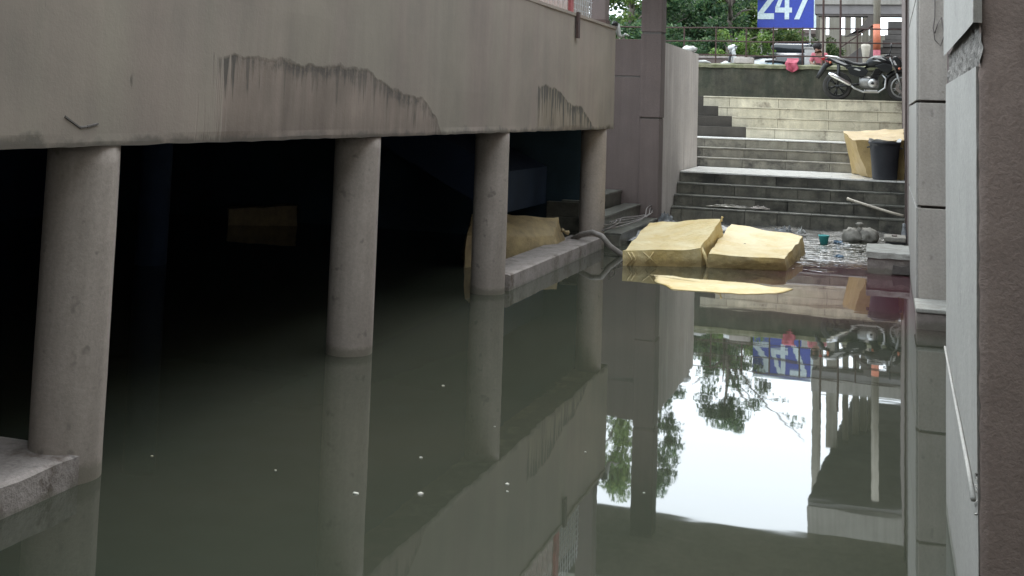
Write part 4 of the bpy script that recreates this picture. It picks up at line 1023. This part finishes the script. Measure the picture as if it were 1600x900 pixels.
MB().box(-2.17, -1.86, 32.7, 33.0, 3.35, 4.02).build('box_body', 'white', wb, bevel=.02)
MB().box(-2.19, -1.84, 32.68, 33.02, 4.023, 4.07).build('box_lid', 'pier_pale', wb, bevel=.01)
mg = crumple('pink_cloth', (0, 0, 0), .1, .1, 'x', 'magenta', 2)
bpy.data.objects.remove(mg)
cl = MB(); vs = []
for i in range(9):
    for j in range(9):
        u, v = i/8, j/8; vs.append((-2.50+.30*u+.02*math.sin(v*9), 30.62-.05*math.sin(u*9)*v+(.3*(1-v*3) if v < .33 else 0), 3.66-.28*v*(1+.3*math.sin(u*3))-.0))
cl.add(vs, [(r*9+i, r*9+i+1, (r+1)*9+i+1, (r+1)*9+i) for r in range(8) for i in range(8)])
o = cl.build('pink_cloth', 'magenta'); m_ = o.modifiers.new('s', 'SOLIDIFY'); m_.thickness = .012
tag(o, 'bright pink cloth draped over the mossy wall top', 'cloth')

# seated person (back to the lane, hair dark, pink top)
def skin(name, pts, edges, radii, mat, parent, sub=2, root=0):
    me = bpy.data.meshes.new(name); me.from_pydata(pts, edges, []); o = bpy.data.objects.new(name, me); C.objects.link(o)
    me.materials.append(M[mat])
    o.modifiers.new('skin', 'SKIN')
    for i, r in enumerate(radii): me.skin_vertices[0].data[i].radius = (r, r) if isinstance(r, (int, float)) else r
    me.skin_vertices[0].data[root].use_root = True
    o.modifiers['skin'].use_smooth_shade = True
    s = o.modifiers.new('sub', 'SUBSURF'); s.levels = sub; s.render_levels = sub
    if parent: o.parent = parent
    return o
pe = thing('person', (-1.72, 31.9, 3.30), 'person in a pink top sitting with bent head behind the railing', 'person', world=False)
pts = [(0, 0, .14), (0, .01, .30), (0, .0, .46), (-.02, -.02, .56), (-.05, -.05, .63), (-.06, -.06, .74),   # pelvis..head
       (-.17, 0, .52), (-.22, -.10, .30), (-.14, -.26, .25), (.16, 0, .52), (.24, -.06, .30), (.16, -.24, .26),
       (-.10, -.12, .14), (-.20, -.42, .22), (-.16, -.45, -.08), (.10, -.12, .14), (.20, -.42, .22), (.16, -.45, -.08)]
ed = [(0, 1), (1, 2), (2, 3), (3, 4), (4, 5), (2, 6), (6, 7), (7, 8), (2, 9), (9, 10), (10, 11), (0, 12), (12, 13), (13, 14), (0, 15), (15, 16), (16, 17)]
rd_ = [.14, .13, .14, .06, .07, .095, .06, .045, .03, .06, .045, .03, .08, .065, .045, .08, .065, .045]
skin('body', pts, ed, rd_, 'skin', pe)
skin('top', [pts[i] for i in (0, 1, 2, 6, 7, 9, 10)], [(0, 1), (1, 2), (2, 3), (3, 4), (2, 5), (5, 6)], [.155, .145, .155, .075, .06, .075, .06], 'pink', pe)
skin('trousers', [pts[i] for i in (0, 12, 13, 14, 15, 16, 17)], [(0, 1), (1, 2), (2, 3), (0, 4), (4, 5), (5, 6)], [.15, .095, .08, .06, .095, .08, .06], 'trouser', pe)
hb = blob((-.06, -.035, .755), (.115, .12, .13), 3, 4, .12, 10, 14); hb.build('hair', 'hair', pe, True)
for s, bx_ in ((-1, -.14), (1, .16)):
    for k in range(4):
        MB().tube([(bx_+(k-1.5)*.016, -.27, .25), (bx_+(k-1.5)*.017, -.31-.004*k, .245), (bx_+(k-1.5)*.017, -.335, .225)], [.009, .008, .006], 6).build('finger', 'skin', pe, True)
    MB().tube([(bx_-s*.03, -.25, .25), (bx_-s*.05, -.275, .245), (bx_-s*.05, -.30, .24)], [.01, .009, .007], 6).build('thumb', 'skin', pe, True)

# ================================================================ trees and shrubs
rng = np.random.default_rng(11)
def leaves(centres, radii, per, size, mat, name, parent, flat=.75):
    cs = np.array(centres); rs = np.array(radii); N = len(cs)*per
    c = np.repeat(cs, per, 0); r = np.repeat(rs, per)[:, None]
    d = rng.normal(size=(N, 3)); d /= np.linalg.norm(d, axis=1)[:, None]
    p = c+d*r*(rng.random((N, 1))**.45)*np.array([1, 1, flat])
    n = rng.normal(size=(N, 3)); n[:, 2] += .6; n /= np.linalg.norm(n, axis=1)[:, None]
    a = np.cross(n, rng.normal(size=(N, 3))); a /= np.linalg.norm(a, axis=1)[:, None]; b = np.cross(n, a)
    s = size*(.6+.8*rng.random((N, 1)))
    v = np.stack([p-a*s, p+b*s*.42, p+a*s, p-b*s*.42], 1).reshape(-1, 3)
    me = bpy.data.meshes.new(name); me.vertices.add(N*4); me.vertices.foreach_set('co', v.ravel())
    me.loops.add(N*4); me.loops.foreach_set('vertex_index', np.arange(N*4)); me.polygons.add(N)
    me.polygons.foreach_set('loop_start', np.arange(N)*4); me.polygons.foreach_set('loop_total', np.full(N, 4)); me.update(); me.validate()
    return link(name, me, mat, parent)
def tree(x, y, base, htrunk, hcrown, rx, nclump, rcl, per, size, mat, label, lean=0, r0=.17, clear=.0):
    t = thing('tree', (x, y, base), label, 'tree', 'trees beyond the railing')
    mb = MB(); top = base+htrunk+hcrown
    tr = [(x+lean*s+wob((s*3, x, 0), 1.5, .2), y+wob((x, s*3, 4), 1.5, .2), base-.3+(top-base)*s*.92) for s in np.linspace(0, 1, 9)]
    mb.tube(tr, [r0*(1-.85*s) for s in np.linspace(0, 1, 9)], 10)
    cs = []; rs = []
    lim = max(6, nclump//6)
    for i in range(lim):
        s = .35+.6*i/lim; k = min(8, int(s*8)); o = Vector(tr[k]); a = i*2.4
        e = o+Vector((math.cos(a)*rx*.8, math.sin(a)*rx*.8, .5+random.random()*1.0))
        e.z = min(e.z, top)
        mb.tube([o, o.lerp(e, .5)+Vector((0, 0, .15)), e], [r0*.4, r0*.22, r0*.08], 6)
    for i in range(nclump):
        a = random.random()*6.283; q = random.random()**.5; h = random.random()
        w = math.sin(math.pi*(.12+.80*h))
        cs.append((x+lean*h+math.cos(a)*rx*q*w, y+math.sin(a)*rx*q*w, base+htrunk+hcrown*h)); rs.append(rcl*random.uniform(.6, 1.3))
    twigs = []
    if r0 == .17:   # long thin bough reaching over the sign
        for (a1, b1, c1), n2 in (((1.0, 0, 1.5), 3), ((2.6, .3, 2.6), 4)):
            o = Vector(tr[5]); e = o+Vector((a1, b1, c1)); mb.tube([o, o.lerp(e, .5)+Vector((0, 0, .2)), e], [.05, .03, .01], 5)
            for q in range(n2): m0 = o.lerp(e, .4+.14*q); m1 = m0+Vector((.45, .1, .25-.3*(q % 2))); mb.tube([m0, m1], [.014, .005], 4); twigs += [m0.lerp(m1, .6), m1]
    mb.build('trunk', 'bark', t, True)
    leaves(cs, rs, per, size, mat, 'crown', t)
    if twigs: leaves([tuple(q) for q in twigs], [.28]*len(twigs), 12, size*.8, mat, 'bough_leaves', t)
    return t
tree(-5.2, 40.2, 3.35, 1.6, 3.4, 1.35, 44, .36, 120, .075, 'leaf_dark', 'tree with thick pale trunk standing left of the blue sign', .1, .17)
tree(-7.75, 41.5, 3.35, 1.2, 6.6, 1.15, 70, .36, 120, .085, 'leaf_dark', 'thin tall dark tree just right of the square pillar', .0, .13)
tree(-5.6, 43, 3.35, .6, 3.0, 1.2, 60, .42, 130, .085, 'leaf_light', 'bright green low tree between the thick trunk and the blue sign', .0, .1)
tree(-6.5, 43.5, 3.35, .5, 2.7, 1.7, 90, .5, 150, .085, 'leaf_dark', 'dense dark green tree right behind the pale side wall', -.1, .14)
tree(-9.0, 41, 3.35, 1.0, 7.0, 1.3, 60, .42, 150, .08, 'leaf_light', 'tall light green tree seen left of the square pillar', .1, .15)
tree(-10.9, 42, 3.35, .8, 7.0, 1.7, 60, .6, 130, .085, 'leaf_dark', 'dark tree hidden mostly behind the brown wall', .1, .15)
tree(-8.2, 46, 3.35, .8, 2.6, 2.6, 80, .7, 150, .1, 'leaf_dark', 'broad low dark tree farthest back between the pillar and the trunk', .0, .2)
tree(-4.2, 44, 3.35, .6, 2.7, 1.5, 60, .5, 150, .085, 'leaf_light', 'bright green low tree behind the blue sign', .0, .1)
def shrub(x, y, rx, h, mat, label, n=26):
    t = thing('shrub', (x, y, 3.35), label, 'shrub', 'shrubs beyond the railing')
    mb = MB()
    for i in range(6):
        a = i*1.05; mb.tube([(x, y, 3.3), (x+math.cos(a)*rx*.4, y+math.sin(a)*.3, 3.35+h*.5), (x+math.cos(a)*rx*.7, y+math.sin(a)*.4, 3.35+h*.85)], [.03, .02, .008], 5)
    mb.build('stems', 'bark', t)
    cs = [(x+random.uniform(-rx, rx), y+random.uniform(-.5, .5), 3.35+h*random.random()**.8) for _ in range(n)]
    leaves(cs, [.32*random.uniform(.7, 1.2) for _ in cs], 130, .065, mat, 'foliage', t)
shrub(-4.4, 37.2, .9, 1.35, 'leaf_light', 'bright green shrub under the left edge of the blue sign')
shrub(-5.9, 37.6, .9, 1.2, 'leaf_dark', 'dark shrub right of the pale side wall top', 26)
shrub(-7.4, 38, 1.0, 1.7, 'leaf_dark', 'dark shrub behind the pale side wall')
shrub(-3.4, 42.5, 1.0, 1.75, 'leaf_shrub', 'yellowish shrub row seen under the blue sign', 34)
shrub(-2.3, 43, .6, 1.7, 'leaf_shrub', 'yellowish shrub by the leftmost pale pillar', 20)
shrub(-9.6, 37.5, 1.2, 2.0, 'leaf_dark', 'dark shrub seen left of the square pillar')
ba = thing('far_house', (-8, 60, 3.35), 'pale house far behind the trees', 'building')
MB().box(-16, -3.6, 58, 64, 3.34, 6.2).build('wall', 'lightwall', ba)
for x in (-14, -11.5, -9, -6.5): MB().box(x, x+1.1, 57.95, 57.995, 4.2, 5.4).build('window', 'glass', ba)
MB().box(-16.3, -3.3, 57.7, 64.3, 6.203, 6.4).build('roof', 'brown', ba)
